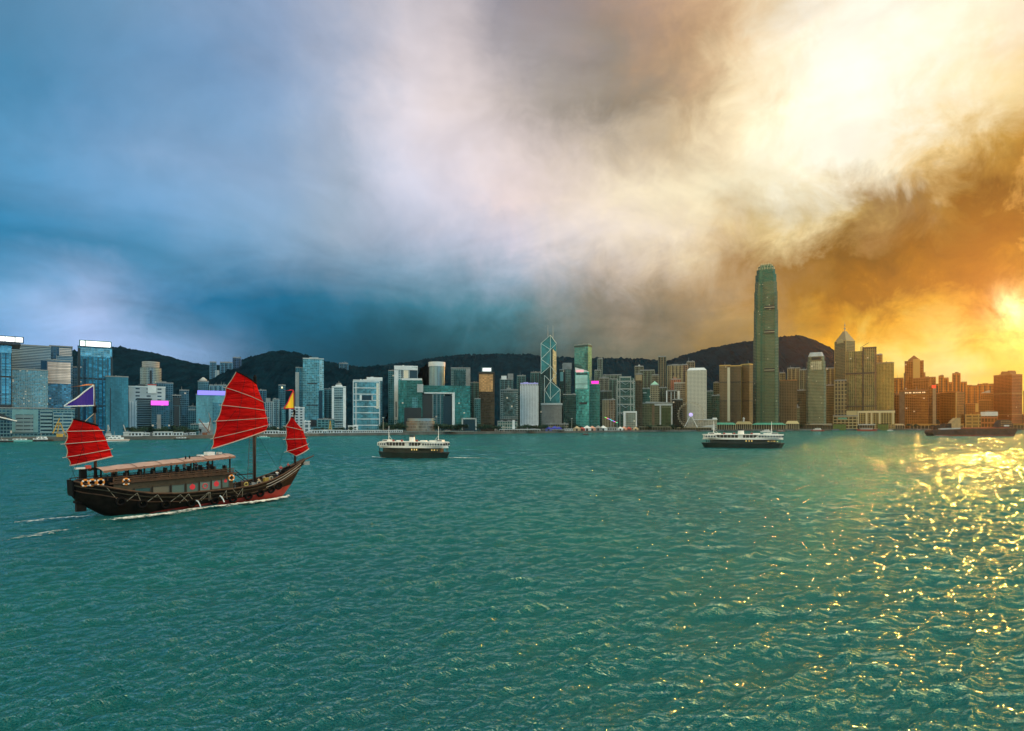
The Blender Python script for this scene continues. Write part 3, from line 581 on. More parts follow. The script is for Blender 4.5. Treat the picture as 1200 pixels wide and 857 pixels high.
b = T('small greenish annex right of the oval hall', 503, 510.5, 492, 20, (.16, .30, .29), (.06, .18, .18), 2.4, 3, depth=9, name='annex', cat='building')
b = B('frame_pavilion', 'pavilion', 'dark pavilion within a pale square picture frame near the gateway', 541, 558.5, 490, 22, depth=8)
b.body(NAVY, top=492, x0=543, x1=556.6)
for n_, x0, x1, y0, y1 in (('frame_post', 541, 542.6, 490, 504), ('frame_post', 557, 558.6, 490, 504), ('frame_beam', 541, 558.6, 490, 491.4)): b.box(n_, x0, x1, y0, y1, PALE, .6, 6)
# --- between gateway and the ribbed tower
b = T('dark flats with faint floors left of the orange lit tower', 550.5, 561, 449, 110, (.07, .15, .15), (.03, .09, .1), 2.2, 2.2, name='apartment_tower')
b = T('lower dark teal block in front of the dim flats beside the orange tower', 556, 563, 468, 70, (.10, .22, .22), (.05, .14, .14), 2.2, 2.2, name='office_block', cat='block')
b = T('bronze glass tower with an orange reflection painted on its upper half and white box sign', 561, 579.5, 437, 58, (.045, .03, .02), (.12, .07, .04), 2.0, 1.9, fh=.08, fv=.3, rough=.12, depth=26, roof=DARK)
b.box('orange_face', 561.5, 577.6, 439, 459, b.facm((.5, .24, .10), (.78, .40, .16), 2.0, 1.9, fh=.05, fv=.2, metal=.2, rough=.35, lit=0), .35, .5)  # orange reflection painted as the colour of the upper face
sign(b, 564.6, 576.4, 430.6, 436, frame=STEEL, out=-1)
b = T('dark flats with a white lit crown behind the framed glass tower', 586, 601, 445, 130, (.08, .15, .16), (.03, .09, .1), 2.2, 2.2, name='apartment_tower'); b.box('white_crown', 587.5, 593.6, 440.6, 445, WH, .5, 6); b.box('dim_core', 595, 601.5, 438, 446, GREY, 0, 10)
b = T('grey framed tower with an iridescent dark glass screen on stilts', 586.5, 607, 457.5, 50, (.30, .32, .31), (.05, .10, .11), 2.4, 2.4, depth=18, yb=491.5, name='office_tower')
b.box('glass_screen', 589.8, 604.4, 461, 488, b.facm((.05, .08, .09), (.11, .16, .17), 1.8, 2, fh=.08, fv=.1, rough=.08, var=.5), .4, .5)
b.box('stilt', 589, 591.4, 491.5, 505.5, DARK, -4, 5); b.box('stilt', 602, 604.4, 491.5, 505.5, DARK, -4, 5); b.mast(596, 451, 457, .5, STEEL); b.plant(.35, .6, 3, GREY)
b = T('low pale hall with teal bays below the framed screen tower', 583, 606.5, 494.5, 26, (.36, .36, .32), (.06, .18, .18), 2.8, 4, fh=.3, fv=.3, depth=10, name='city_hall', cat='hall'); b.box('white_tower', 600.4, 603.4, 492.4, 504, WH, .5, 3)
b = T('white tower with close vertical ribs and a faint violet top', 610, 630.5, 450, 46, (.66, .66, .70), (.10, .11, .14), 1.9, 1.7, fh=.55, fv=.25, depth=20, roof=mat('violet_rim', (.35, .33, .6), emit=(.3, .28, .7), es=.35), lit=0, rough=.3)
b.fins(11, .8, WH, 452, 498, .6, 'ribs'); b.band(497.5, 1.6, WH)
b = T('dim teal flats behind the ribbed tower and the triangular tower', 622, 635, 437, 220, (.05, .13, .14), (.03, .09, .1), 2.2, 2.2, name='apartment_tower')
b = T('hazy flats left of the white ribbed tower, high on the slope', 606, 616, 441, 300, (.05, .13, .14), (.03, .09, .1), 2.2, 2.2, name='apartment_tower')
# --- the triangular tower
b = B('triangular_tower', 'tower', 'blue prism tower with white diagonal braces and two masts', 634, 656.5, 393, 100, depth=24)
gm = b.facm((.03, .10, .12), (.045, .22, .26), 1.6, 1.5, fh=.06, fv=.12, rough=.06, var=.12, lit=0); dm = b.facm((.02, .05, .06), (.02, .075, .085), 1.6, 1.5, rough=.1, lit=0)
sun_m = b.facm((.5, .34, .18), (.86, .60, .30), 2, 1.5, fh=.05, fv=.15, metal=.2, rough=.3, lit=0)  # sunlight on the facet put into a gold facade colour
X, Z = b.lx, b.lz; h = b.D / 2
def shaft(name, pts, m, y0, y1): return b.put(name, MB().slab([(X(x), Z(y)) for x, y in pts], y0, y1), m)
shaft('rear_shaft', [(638, 506), (656, 506), (656, 456), (651.4, 447), (651.4, 404), (645, 394), (634.6, 404), (634.6, 440)], dm, -h + 5, h)
shaft('left_shaft', [(634, 438.6), (645, 429), (645, 393), (634, 402.6)], gm, -h, -h + 4.9)
shaft('right_shaft', [(645.2, 506), (647.6, 506), (647.6, 398), (645.2, 393.4)], dm, -h + .4, -h + 4.9)
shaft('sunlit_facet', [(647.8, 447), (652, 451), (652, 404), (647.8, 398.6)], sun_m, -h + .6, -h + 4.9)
shaft('upper_facet', [(645.4, 406.5), (651.8, 413), (651.8, 403.6), (645.4, 393.6)], gm, -h + .3, -h + .58)
shaft('lower_facet', [(638.6, 480), (656.2, 480), (656.2, 456), (645.2, 446.4), (638.6, 462)], gm, -h + .1, -h + .38)
br = MB()
for (x0, y0), (x1, y1) in [((634, 402.5), (645, 410)), ((645, 410), (634, 421)), ((634, 421), (645, 429)), ((645, 429), (634, 438.5)), ((645, 393), (645, 470)), ((634, 402.5), (634, 438.5)), ((634, 402.5), (645, 393)), ((645, 393), (652, 402.5)),
    ((645, 410), (652, 403)), ((638, 440), (645, 447)), ((645, 447), (638.3, 457)), ((638.3, 457), (645, 468)), ((645, 447), (656.3, 456.5)), ((656.3, 456.5), (645, 468)), ((638, 440), (638, 480)), ((656.4, 456.5), (656.4, 480)), ((645, 429), (645.4, 447)), ((645, 429), (652, 438)), ((652, 438), (645, 447))]:
    br.tube((X(x0), -h - .2, Z(y0)), (X(x1), -h - .2, Z(y1)), .30 * b.k, 5)
b.put('brace', br, mat('white_brace', (.62, .68, .66), .4))
for x in (642, 648): b.put('roof_mast', MB().tube((X(x), 0, Z(397)), (X(x), 0, Z(380)), .5 * b.k, 6, .3), STEEL)
b = T('squat grey cube building with a pale overhanging top in front of the prism tower', 634.5, 658.5, 474.5, 44, (.26, .25, .23), (.16, .16, .15), 1.6, 1.6, fh=.45, fv=.45, metal=.1, rough=.4, lit=0, depth=20, name='club_building', cat='building', roof=PALE)
b.band(472.6, 2.0, PALE, .9, 'cornice'); b.band(474.8, 1.2, DARK, -.3, 'recess')
b = T('low tan terrace block at the foot of the grey cube', 640, 666, 497.6, 24, (.30, .26, .20), (.10, .09, .08), 2.6, 4, depth=8, name='terrace_block', cat='building')
b = T('pair tower with a blocky T shaped crown between prism and glass tower', 658.8, 669.2, 428, 130, (.16, .21, .20), (.05, .12, .12), 2, 2, depth=16); b.box('crown_block', 659.4, 670, 425.4, 433, GREY, .8, 14); b.box('dark_recess', 658.8, 662.6, 433.5, 500, DARK, .5, 5)
b = T('dark slab with a single lighter teal strip right beside the prism tower', 655.6, 661, 434, 110, (.02, .05, .05), (.02, .06, .06), 2, 2, depth=12, name='office_tower'); b.box('lighter_strip', 656.4, 660, 436, 447, mat('teal_strip', (.12, .32, .33), .3), .4, .5)  # lit look put in as a lighter teal colour
b = T('dark dim block in the gap below the T crowned tower', 660, 675, 463, 70, (.02, .05, .05), (.02, .07, .065), 2.2, 2.2, depth=14, name='office_block', cat='block')
b = T('tall plain greenish glass tower with a flat top and turned dark right side', 673, 693.5, 404.5, 110, (.12, .22, .20), (.08, .27, .25), 2.0, 1.9, fh=.15, fv=.3, side=.22, rough=.1, depth=24, var=.1, lit=.002)
b.band(405.2, 1.2, DARK)
b = B('office_tower', 'tower', 'bright turquoise glass tower with a slanting rose lit top', 674, 690.5, 436, 60, depth=20)
b.body(b.facm((.10, .33, .32), (.10, .42, .40), 2, 1.9, fh=.05, fv=.22, rough=.08, lit=.01))
b.box('pale_face', 674.4, 688.5, 440, 456, b.facm((.35, .58, .56), (.38, .62, .60), 40, 1.9, fh=.0, fv=.3, rough=.2, metal=.3, lit=0), .35, .5)
b.put('slanting_crown', MB().slab([(b.lx(674), b.lz(436.2)), (b.lx(690.3), b.lz(436.2)), (b.lx(688), b.lz(434.5)), (b.lx(674), b.lz(430.6))], -b.D / 2, b.D / 2), WH); b.box('rose_panel', 675, 684, 433.6, 436.4, ROSE, .3, .4); b.box('dark_floor', 679, 688, 471.6, 473.8, DARK, .35, .5); b.box('dark_floor', 675, 688.5, 437.6, 439.2, DARK, .35, .5)
b = T('teal tower with a hot pink lit sign on its roof', 691, 703, 451, 56, (.06, .18, .17), (.05, .22, .20), 1.8, 1.9, fh=.15, fv=.35, depth=16, lit=.01); b.box('pink_sign', 693, 701.6, 446.6, 451, PINK, .2, 3); b.mast(692.2, 428, 451, .35, STEEL)
b = T('pale thin tower in the mist above the pink sign', 700.5, 706, 421, 420, (.14, .18, .16), (.08, .12, .11), 2, 2.2, name='apartment_tower', depth=20)
b = T('short hazy flats left of the thin misty tower', 697, 704, 434.6, 380, (.14, .18, .16), (.07, .11, .1), 2, 2.2, name='apartment_tower', depth=20)
b = T('broad beige flats with a notched roof behind the small brown tower', 702, 713.5, 443.5, 190, (.24, .23, .18), (.09, .1, .09), 2, 2.2, name='apartment_tower', plant=(.35, .7, 2.2))
b = T('darker flats behind the brown ribbed tower, right of the beige flats', 703, 717, 459, 120, (.08, .10, .08), (.04, .07, .06), 2.2, 2.2, name='apartment_tower')
b = T('green grey flats just left of the exoskeleton bank', 712.5, 723, 445, 180, (.10, .17, .15), (.05, .11, .10), 2.2, 2.2, name='apartment_tower', plant=(.2, .5, 1.5))
b = T('wide pale misty flats high behind the exoskeleton bank', 707, 728, 440, 330, (.13, .17, .14), (.08, .11, .1), 2, 2.2, name='apartment_tower', plant=(.1, .4, 1.4))
b = T('small brown tower with pale ribs above the rainbow light strip', 706, 721, 469, 50, (.30, .24, .18), (.12, .08, .06), 3.0, 2, fh=.3, fv=.3, depth=16); b.fins(5, .7, TAN, x0=706, x1=713)
# --- exoskeleton bank
b = B('bank_tower', 'tower', 'steel exoskeleton bank tower with hanging trusses between twin masts', 722, 744, 441, 66, depth=22)
b.body(b.facm((.10, .20, .20), (.03, .11, .11), 1.8, 1.8, fh=.12, fv=.3, rough=.12), x0=724, x1=742.5, top=443); dm = MB()
for x in (723.4, 726.4, 739, 742.6): dm.box(b.lx(x) - .5 * b.k, b.lx(x) + .5 * b.k, -b.D / 2 - 1.6, -b.D / 2 - .2, 0, b.lz(444 if x in (723.4, 742.6) else 441))
b.put('mast_ladders', dm, STEEL); tr = MB()
for y in (447, 456, 464.5, 474, 484):
    tr.box(b.lx(722.6), b.lx(743.6), -b.D / 2 - 1.3, -b.D / 2 - .4, b.lz(y + .6), b.lz(y - .6))
    for s_ in (-1, 1):
        c0 = b.lx(733) + s_ * b.lx(733 + 6) - s_ * b.lx(733); tr.tube((c0, -b.D / 2 - .9, b.lz(y)), (b.lx(733), -b.D / 2 - .9, b.lz(y + 4)), .35 * b.k, 5); tr.tube((c0, -b.D / 2 - .9, b.lz(y)), (c0 + s_ * 4 * b.hx, -b.D / 2 - .9, b.lz(y + 4)), .3 * b.k, 5)
b.put('hanging_truss', tr, STEEL); b.plant(.2, .8, 2, STEEL, z=b.lz(443)); b.box('side_wing', 722, 724, 452, 500, b.facm((.35, .42, .42), (.12, .25, .27), 2, 2), .2, 14); b.box('side_wing', 742.4, 744.2, 447, 500, b.facm((.30, .36, .36), (.1, .2, .2), 2, 2), .2, 14)
b = B('framed_office', 'block', 'small office in a thick white frame on the waterfront below the bank tower', 730.5, 746.2, 482, 30, depth=14)
b.body(b.facm((.42, .40, .32), (.16, .26, .28), 2.0, 2.3, fh=.15, fv=.4), x0=732, x1=745.4, top=483.6)
for n_, x0, x1, y0, y1 in (('white_frame', 730.5, 733.2, 482, 500), ('white_frame', 745, 746.4, 482, 500), ('white_frame', 733.2, 745, 482, 484)): b.box(n_, x0, x1, y0, y1, WH, .6, 14.8)
b = T('narrow brown tower with a tan top right of the exoskeleton bank', 744.6, 753, 439, 70, (.12, .09, .055), (.05, .045, .03), 1.7, 2, fh=.4, fv=.25, depth=16); b.box('tan_head', 745, 752.4, 439.5, 446, TAN, .3, .5)
b = T('hazy grey green flats behind the narrow brown tower', 750, 767, 434.5, 260, (.13, .16, .12), (.07, .09, .07), 2, 2.2, name='apartment_tower', plant=(.1, .9, 1))
b = T('hazy tower with a small pointed cap behind the narrow brown tower', 744, 754, 430, 360, (.15, .16, .12), (.08, .1, .08), 2, 2.2, name='apartment_tower')
b.put('pointed_cap', MB().prism([(-b.W * .25, -6), (b.W * .25, -6), (b.W * .25, 6), (-b.W * .25, 6)], b.H, b.H + 3 * b.k, True, [(-.5, -.5), (.5, -.5), (.5, .5), (-.5, .5)]), PALE)
b = T('stone tower with a pale green pyramid roof', 762, 772.5, 452, 120, (.36, .31, .20), (.08, .08, .06), 2, 2.2, fh=.4, fv=.35, depth=16)
b.put('pyramid_roof', MB().prism([(-b.W * .45, -b.D * .45), (b.W * .45, -b.D * .45), (b.W * .45, b.D * .45), (-b.W * .45, b.D * .45)], b.H + 1.2 * b.k, b.H + 5.6 * b.k, True, [(-.2, -.2), (.2, -.2), (.2, .2), (-.2, .2)]), mat('verdigris', (.30, .55, .42), .6))
b = T('dark teal glass block left of the pyramid roofed tower', 752.5, 762, 456, 100, (.03, .09, .08), (.03, .13, .12), 2, 2.2, name='office_block', cat='block'); b.box('pale_band', 753.6, 757.6, 460, 461, PALE, .3, .4)
b = T('very tall dark slab flats rising into the cloud left of the tan flats', 771.5, 780.5, 418.5, 230, (.09, .10, .075), (.04, .05, .04), 2, 2.2, name='apartment_tower', plant=(.2, .8, 1.2)); b.fins(3, .5, TAN)
b = T('grey flats standing in front of the very tall dark slab', 764, 772, 440, 180, (.22, .20, .14), (.08, .08, .06), 2, 2.2, name='apartment_tower', plant=(.2, .6, 1.5))
b = T('broad tan flats with two dark eyelike openings', 782, 799.5, 428.5, 210, (.34, .28, .16), (.11, .10, .07), 2.2, 2.2, name='apartment_tower', plant=(.3, .75, 2), fh=.4)
for x in (788, 794): b.box('dark_opening', x, x + 2, 437, 440, DARK, .3, .5)
b = T('pinkish flats just right of the broad tan flats', 799, 806, 428, 230, (.34, .22, .14), (.13, .1, .08), 2, 2.2, name='apartment_tower'); b = T('grey flats peeping above the chamfered white tower', 805, 814, 424.5, 300, (.24, .2, .13), (.1, .1, .08), 2, 2.2, name='apartment_tower')
b = T('salmon coloured stepped block behind the grey slab roofed office', 786, 797.6, 445, 160, (.52, .22, .14), (.18, .08, .06), 2.4, 2.4, fh=.4, name='apartment_block', cat='block'); b.box('step', 789, 793, 442.6, 445, mat('salmon', (.5, .22, .14), .7), 0, 8)
b = T('grey office with a pale flat roof left of the chamfered white tower', 790, 803.6, 449.4, 120, (.30, .28, .23), (.17, .16, .14), 2.4, 2.2, fv=.5, name='office_block', cat='block', roof=PALE, plant=(.45, .9, 1.4)); b.box('white_fin', 794, 796.6, 458, 468, WH, .5, 1)
b = T('dark hotel block with three thin white vertical fins', 780.5, 793, 458.6, 90, (.06, .055, .04), (.05, .045, .035), 2.4, 2.2, name='hotel_block', cat='hotel', depth=14); b.box('white_fin', 780.6, 782, 458.4, 480, WH, .6, 1); b.box('white_fin', 786, 786.9, 459, 480, PALE, .5, 1); b.box('white_fin', 790, 790.8, 459, 486, PALE, .5, 1)
b = T('dim greenish flats between pyramid roof and hotel block', 771.5, 782, 455, 140, (.10, .12, .085), (.05, .07, .05), 2.2, 2.2, name='apartment_tower')
b = T('olive office pair with a pale central corner and a flat lid', 753, 788, 473, 56, (.17, .16, .10), (.10, .13, .075), 1.9, 2.0, fh=.2, fv=.25, depth=20, name='office_block', cat='block', metal=.4)
b.put('roof_lid', MB().slab([(b.lx(755), b.lz(473)), (b.lx(787), b.lz(473)), (b.lx(786), b.lz(471.8)), (b.lx(757), b.lz(470.8))], -9, 9), PALE)
b.box('pale_corner', 773, 774.6, 473.6, 500, PALE, .8, 2); b.box('pale_corner', 786.4, 788, 476, 500, PALE, .8, 2); b.box('olive_panel', 775.2, 786, 478, 499, b.facm((.07, .09, .04), (.06, .09, .04), 1.6, 1.6), .5, .6); b.box('pale_band', 767, 787.8, 473.4, 475.4, PALE, .9, 1.5); b.box('dark_return', 764, 767, 475, 500, BRN, .5, .6)
b = T('black lower block in the gap left of the ferris wheel', 788, 800, 469, 70, (.02, .022, .015), (.02, .025, .02), 2.2, 2.2, name='office_block', cat='block', lit=.01)
# --- white chamfered tower with round windows
b = B('round_window_tower', 'tower', 'pale tower with hundreds of small round windows and a chamfered top', 805, 828, 434, 66, depth=26)
m = bpy.data.materials.new('porthole_wall'); m.use_nodes = True; nt = m.node_tree; p = nt.nodes['Principled BSDF']
u_ = nd(nt, 'ShaderNodeSeparateXYZ', inp={0: nd(nt, 'ShaderNodeUVMap').outputs[0]})
fu = mth(nt, 'SUBTRACT', mth(nt, 'FRACT', mth(nt, 'DIVIDE', u_.outputs[0], 1.55 * b.k)), .5); fv_ = mth(nt, 'SUBTRACT', mth(nt, 'FRACT', mth(nt, 'DIVIDE', u_.outputs[1], 1.55 * b.k)), .5)
ins = mth(nt, 'LESS_THAN', mth(nt, 'ADD', mth(nt, 'MULTIPLY', fu, fu), mth(nt, 'MULTIPLY', fv_, fv_)), .085)
nt.links.new(mixc(nt, ins, (.60, .57, .48), (.10, .11, .10)), p.inputs['Base Color']); p.inputs['Roughness'].default_value = .45
b.body(m); b.put('chamfered_top', MB().prism([(-b.W / 2, -b.D / 2), (b.W / 2, -b.D / 2), (b.W / 2, b.D / 2), (-b.W / 2, b.D / 2)], b.H, b.lz(431), True, [(-b.W * .38, -b.D * .36), (b.W * .38, -b.D * .36), (b.W * .38, b.D * .36), (-b.W * .38, b.D * .36)]), WH)
b.box('shaded_side', 803.2, 805, 435, 500, TAN, -4, 16)  # shade of this side put into a tan colour
b = T('dim teal office half hidden right of the round window tower', 828.4, 835.5, 459, 90, (.07, .13, .11), (.05, .12, .11), 2, 2.4, name='office_block', cat='block')
b = T('olive tower with dark recess left of the brown tower trio', 836, 843.6, 449, 150, (.18, .17, .09), (.06, .07, .05), 2, 2.2, plant=(.2, .7, 1.8)); b = T('black green low office between the round window tower and brown trio', 834, 843.4, 464, 60, (.02, .045, .035), (.02, .07, .055), 2, 2.4, name='office_block', cat='block', depth=14)
# --- three brown bronze towers
bw = dict(wall=(.22, .155, .085), glass=(.10, .085, .05))
for lab, x0, x1, yt, sd_ in (('bronze tower of the brown trio, left one with a silver right edge', 843, 856, 429, .0), ('bronze tower of the brown trio, darker middle one', 855.5, 868.6, 429.4, .0), ('bronze tower of the brown trio, right one next to the tallest tower', 868, 882.4, 427.6, .3)):
    b = T(lab, x0, x1, yt, 90 if x0 != 868 else 70, (.24, .17, .09) if x0 != 855.5 else (.13, .095, .055), (.12, .095, .055), 1.5, 1.8, fh=.5, fv=.25, metal=.6, rough=.2, side=sd_, depth=22, lit=.002, plant=(.3, .75, 1.4), roof=GOLD)
    for y in (447.5, 469.6): b.band(y, .9, DARK, .2)
    if x0 == 843: b.box('silver_edge', 852.4, 855.4, 431, 494, mat('silver_strip', (.50, .50, .42), .3, metal=.5), .6, 3)
    if x0 == 868: b.put('bright_pier', MB().box(-b.W / 2 - .5, -b.W / 2 + 3, -b.D / 2 - .6, -b.D / 2 + 2, 0, b.H), GOLD)
# --- the tallest tower
b = B('skyscraper', 'skyscraper', 'the tallest tower, a tapering glass obelisk with a clawed crown', 882.5, 912.5, 307, 70)
iw = fac((.17, .18, .11), (.06, .13, .085), .75 * b.k, 1.75 * b.k, fh=.2, fv=.36, metal=.6, rough=.16, var=.1, lit=.004)
iu = fac((.05, .12, .085), (.03, .15, .11), .75 * b.k, 1.75 * b.k, fh=.3, fv=.3, metal=.6, rough=.12, var=.1, lit=.0)
def oct_(hw, c=.30): 
    a = hw * (1 - c); return [(-a, -hw), (a, -hw), (hw, -a), (hw, a), (a, hw), (-a, hw), (-hw, a), (-hw, -a)]
st = [(505, 396, 15.0, iw), (396, 364, 14.5, iw), (364, 342, 13.9, iw), (342, 331, 13.2, iw), (331, 322, 12.5, iu), (322, 316, 11.1, iu), (316, 312, 9.4, iu), (312, 309.6, 7.2, iu)]
for y0, y1, hw, m_ in st: b.put('shaft_stage', MB().prism(oct_(hw * b.hx * .985), max(0, b.lz(y0)), b.lz(y1)), m_)
cw_ = MB(); ctr = mat('crown_blades', (.55, .52, .36), .35, metal=.4)
for s0, y0, y1, hw, n in ((0, 319, 312.6, 10.2, 18), (1, 314, 309.2, 8.0, 16), (2, 310.5, 307.2, 5.2, 12)):
    for i in range(n * 2):
        t = 2 * math.pi * i / (n * 2); c, s_ = math.cos(t), math.sin(t); q_ = max(abs(c), abs(s_)) ; q_ = (hw * b.hx) * min(1 / q_, 1.18)
        cw_.box(c * q_ - .45, c * q_ + .45, s_ * q_ - .45, s_ * q_ + .45, b.lz(y0), b.lz(y1 + (.9 if i % 2 else 0)))
b.put('crown', cw_, ctr)
for y in (359.6, 388, 432.4): b.put('plant_floor', MB().box(b.lx(895.8), b.lx(907.5), -15.5 * b.hx, -14 * b.hx, b.lz(y + 3.6), b.lz(y)), DARK)
for y in (361.3, 389.7, 434.1): b.put('louvre_bar', MB().box(b.lx(895.6), b.lx(907.7), -15.62 * b.hx, -15.4 * b.hx, b.lz(y + .55), b.lz(y)), ctr)
bay = MB()
for x0, x1 in ((886.2, 887), (895, 895.7), (907.7, 908.4)): bay.box(b.lx(x0), b.lx(x1), -15.3 * b.hx, -14.6 * b.hx, 0, b.lz(345))
b.put('bay_edges', bay, iu); b.put('dark_groove', MB().box(b.lx(891), b.lx(893.6), -15.2 * b.hx, -14.4 * b.hx, 0, b.lz(324)), iu)
b = T('plain brown office right beside the foot of the tallest tower', 913.4, 934, 446.5, 60, (.19, .13, .065), (.11, .085, .045), 1.8, 1.8, fh=.35, fv=.35, depth=22, name='office_block', cat='block', roof=ORG)
b = T('little stepped green grey block leaning on the plain brown office', 929.5, 937, 478, 46, (.22, .23, .13), (.12, .13, .08), 2, 2, depth=10, name='office_block', cat='block'); b.box('step', 931, 935, 474, 478, GREY, 0, 6)
b = T('dark brown block between brown office and tapering tower', 934, 944.5, 458, 110, (.13, .10, .05), (.07, .065, .04), 2, 2, name='office_block', cat='block')
b = T('small hazy flats with stepped roof above the brown office', 913.6, 920, 437.6, 330, (.26, .22, .12), (.14, .12, .07), 2, 2.2, name='apartment_tower', plant=(.2, .6, 1))
b = T('pale clustered flats behind the brown office, left of the tapering tower', 923, 937.5, 432, 280, (.30, .25, .13), (.15, .13, .08), 2, 2.2, name='apartment_tower', plant=[(.2, .5, 1.8), (.6, .9, 1)])
b = T('grey flats tight against the left side of the tapering tower', 937, 946.5, 434, 220, (.22, .2, .12), (.1, .1, .06), 2, 2.2, name='apartment_tower')
# --- the lower sister of the tallest tower
b = B('tapering_tower', 'tower', 'shorter tapering glass tower with a stepped pale crown', 944.5, 968, 413, 66, depth=26)
im = fac((.26, .26, .16), (.14, .19, .13), .8 * b.k, 1.7 * b.k, fh=.3, fv=.36, metal=.6, rough=.16, var=.1)
for y0, y1, hw in ((505, 436, 11.7), (436, 424, 11.0), (424, 418, 9.8)): b.put('shaft_stage', MB().prism(oct_(hw * b.hx, .22), max(0, b.lz(y0)), b.lz(y1)), im)
b.put('crown', MB().prism(oct_(9.3 * b.hx, .22), b.lz(418), b.lz(413), True, oct_(7.2 * b.hx, .22)), PALE); b.put('plant_floor', MB().prism(oct_(11.3 * b.hx, .22), b.lz(450.4), b.lz(448.4)), DARK)
b.put('pale_window_bay', MB().box(b.lx(950), b.lx(963), -11.5 * b.hx, -10 * b.hx, b.lz(434), b.lz(424)), fac((.5, .48, .34), (.42, .42, .30), 2 * b.k, 1.8 * b.k, metal=.3)); b.put('dark_floor', MB().box(b.lx(951), b.lx(962), -10.3 * b.hx, -9.5 * b.hx, b.lz(422), b.lz(419)), DARK)
b = T('hazy flats in two steps right of the tapering tower', 968, 978, 432, 260, (.30, .24, .10), (.15, .12, .06), 2, 2.2, name='apartment_tower', plant=(.1, .5, 1))
b = T('tan block under the hazy two step flats', 968, 979, 452, 140, (.26, .2, .09), (.13, .1, .05), 2, 2, name='office_block', cat='block')
# --- spired tower
b = B('spired_tower', 'tower', 'tower with a stepped pyramid crown, thin spire and arched gable', 978, 1002, 400, 130, side=.45, turn=42)
b.body(b.facm((.30, .25, .11), (.14, .13, .07), 1.7, 1.8, fh=.3, fv=.3, metal=.6)).roof(GOLD, .8)
hw, hd = b.W / 2, b.D / 2
for f, y0, y1, f2 in ((.96, 399.2, 395, .7), (.66, 395, 391.5, .45), (.42, 391.5, 387.6, .2)): b.put('crown_step', MB().prism([(-hw * f, -hd * f), (hw * f, -hd * f), (hw * f, hd * f), (-hw * f, hd * f)], b.lz(y0), b.lz(y1), True, [(-hw * f2, -hd * f2), (hw * f2, -hd * f2), (hw * f2, hd * f2), (-hw * f2, hd * f2)]), mat('crown_stone', (.28, .23, .12), .5))
b.put('spire', MB().tube((0, 0, b.lz(388)), (0, 0, b.lz(376.6)), .45 * b.k, 6, .12 * b.k).cyl(0, 0, 1.1 * b.k, b.lz(385), b.lz(384), 10).cyl(0, 0, .8 * b.k, b.lz(380.6), b.lz(379.8), 10), STEEL)
gb = mat('gable', (.42, .36, .18), .5)
b.put('arched_gable', MB().slab([(hw * math.cos(t) * .6, b.lz(402) + math.sin(t) * 5 * b.k) for t in [math.pi * i / 12 for i in range(13)]], -hd - .8, -hd + 1), gb)
b.put('corner_pier', MB().box(hw - 1, hw + .6, -hd - .6, -hd + 1, 0, b.H), GOLD); b.put('corner_pier', MB().box(-hw - .6, -hw + 1, -hd - .6, -hd + 1, 0, b.H), GOLD)
b = T('deep gridded tan block at the foot of the spired tower', 977.5, 992, 446.5, 84, (.38, .30, .14), (.06, .05, .03), 3.2, 4.4, fh=.35, fv=.22, depth=18, name='gridded_block', cat='block', rough=.3, metal=.1)
# --- big curtain wall pair
b = B('twin_slab_tower', 'tower', 'big curtain wall tower with a dark central seam and crane on its roof', 991, 1027, 409, 80, depth=24)
cm = b.facm((.24, .22, .10), (.15, .16, .08), 1.9, 1.7, fh=.28, fv=.25, metal=.55, rough=.18)
b.box('left_slab', 991, 1011, 411.5, 500, cm, 0, 24); b.box('right_slab', 1011, 1027, 409, 500, cm, 2, 24)
b.box('plant_floor', 990.8, 1027.3, 436.8, 438.6, DARK, 2.4, 25); b.box('plant_floor', 990.8, 1027.3, 475.6, 476.8, DARK, 2.4, 25); b.box('dark_seam', 1010.4, 1012.2, 407, 500, DARK, 2.5, 4); b.box('dark_coping', 1012, 1027, 407.4, 409, DARK, 2.2, 20)
b.put('end_piers', MB().box(b.lx(1024.8), b.lx(1026.6), -b.D / 2 - 2.6, -b.D / 2, 0, b.lz(410)).box(b.lx(993), b.lx(994), -b.D / 2 - .6, -b.D / 2, 0, b.lz(412)).box(b.lx(1002), b.lx(1003), -b.D / 2 - .6, -b.D / 2, 0, b.lz(412)), BRN)
b.put('roof_crane', MB().tube((b.lx(1009), 0, b.lz(411)), (b.lx(1009), 0, b.lz(406)), .4 * b.k).tube((b.lx(1009), 0, b.lz(406.5)), (b.lx(1018), 0, b.lz(401.6)), .25 * b.k), BRN)
b = T('bright golden plain tower right of the big curtain wall tower', 1027.5, 1047.6, 426, 70, (.42, .33, .10), (.26, .21, .075), 1.5, 1.6, fh=.4, fv=.3, depth=20, metal=.5, roof=TAN, lit=0); b.plant(.05, .9, 1.6, TAN); b.box('dark_floor', 1027.4, 1047.8, 480.4, 482, BRN, .4, 10)
b = T('slim orange flats peeping between curtain wall tower and golden tower', 1026, 1034, 416, 240, (.42, .26, .08), (.25, .16, .06), 2, 2, name='apartment_tower')
b = B('ferry_terminal', 'terminal', 'wide terminal with thick white frames over dark bays below the golden tower', 1004.5, 1048.5, 481.5, 26, depth=16)
b.body(b.facm((.40, .32, .13), (.08, .07, .04), 2.6, 2.4, fh=.4, fv=.35), top=484).box('white_frame', 1004.5, 1048.6, 481.5, 484, mat('cream_frame', (.66, .58, .36), .6), 1, 16)
for x in (1004.5, 1014.6, 1020.6, 1030, 1045.4): b.box('frame_post', x, x + 1.8, 484, 497, mat('cream_post', (.62, .54, .33), .6), .9, 2)
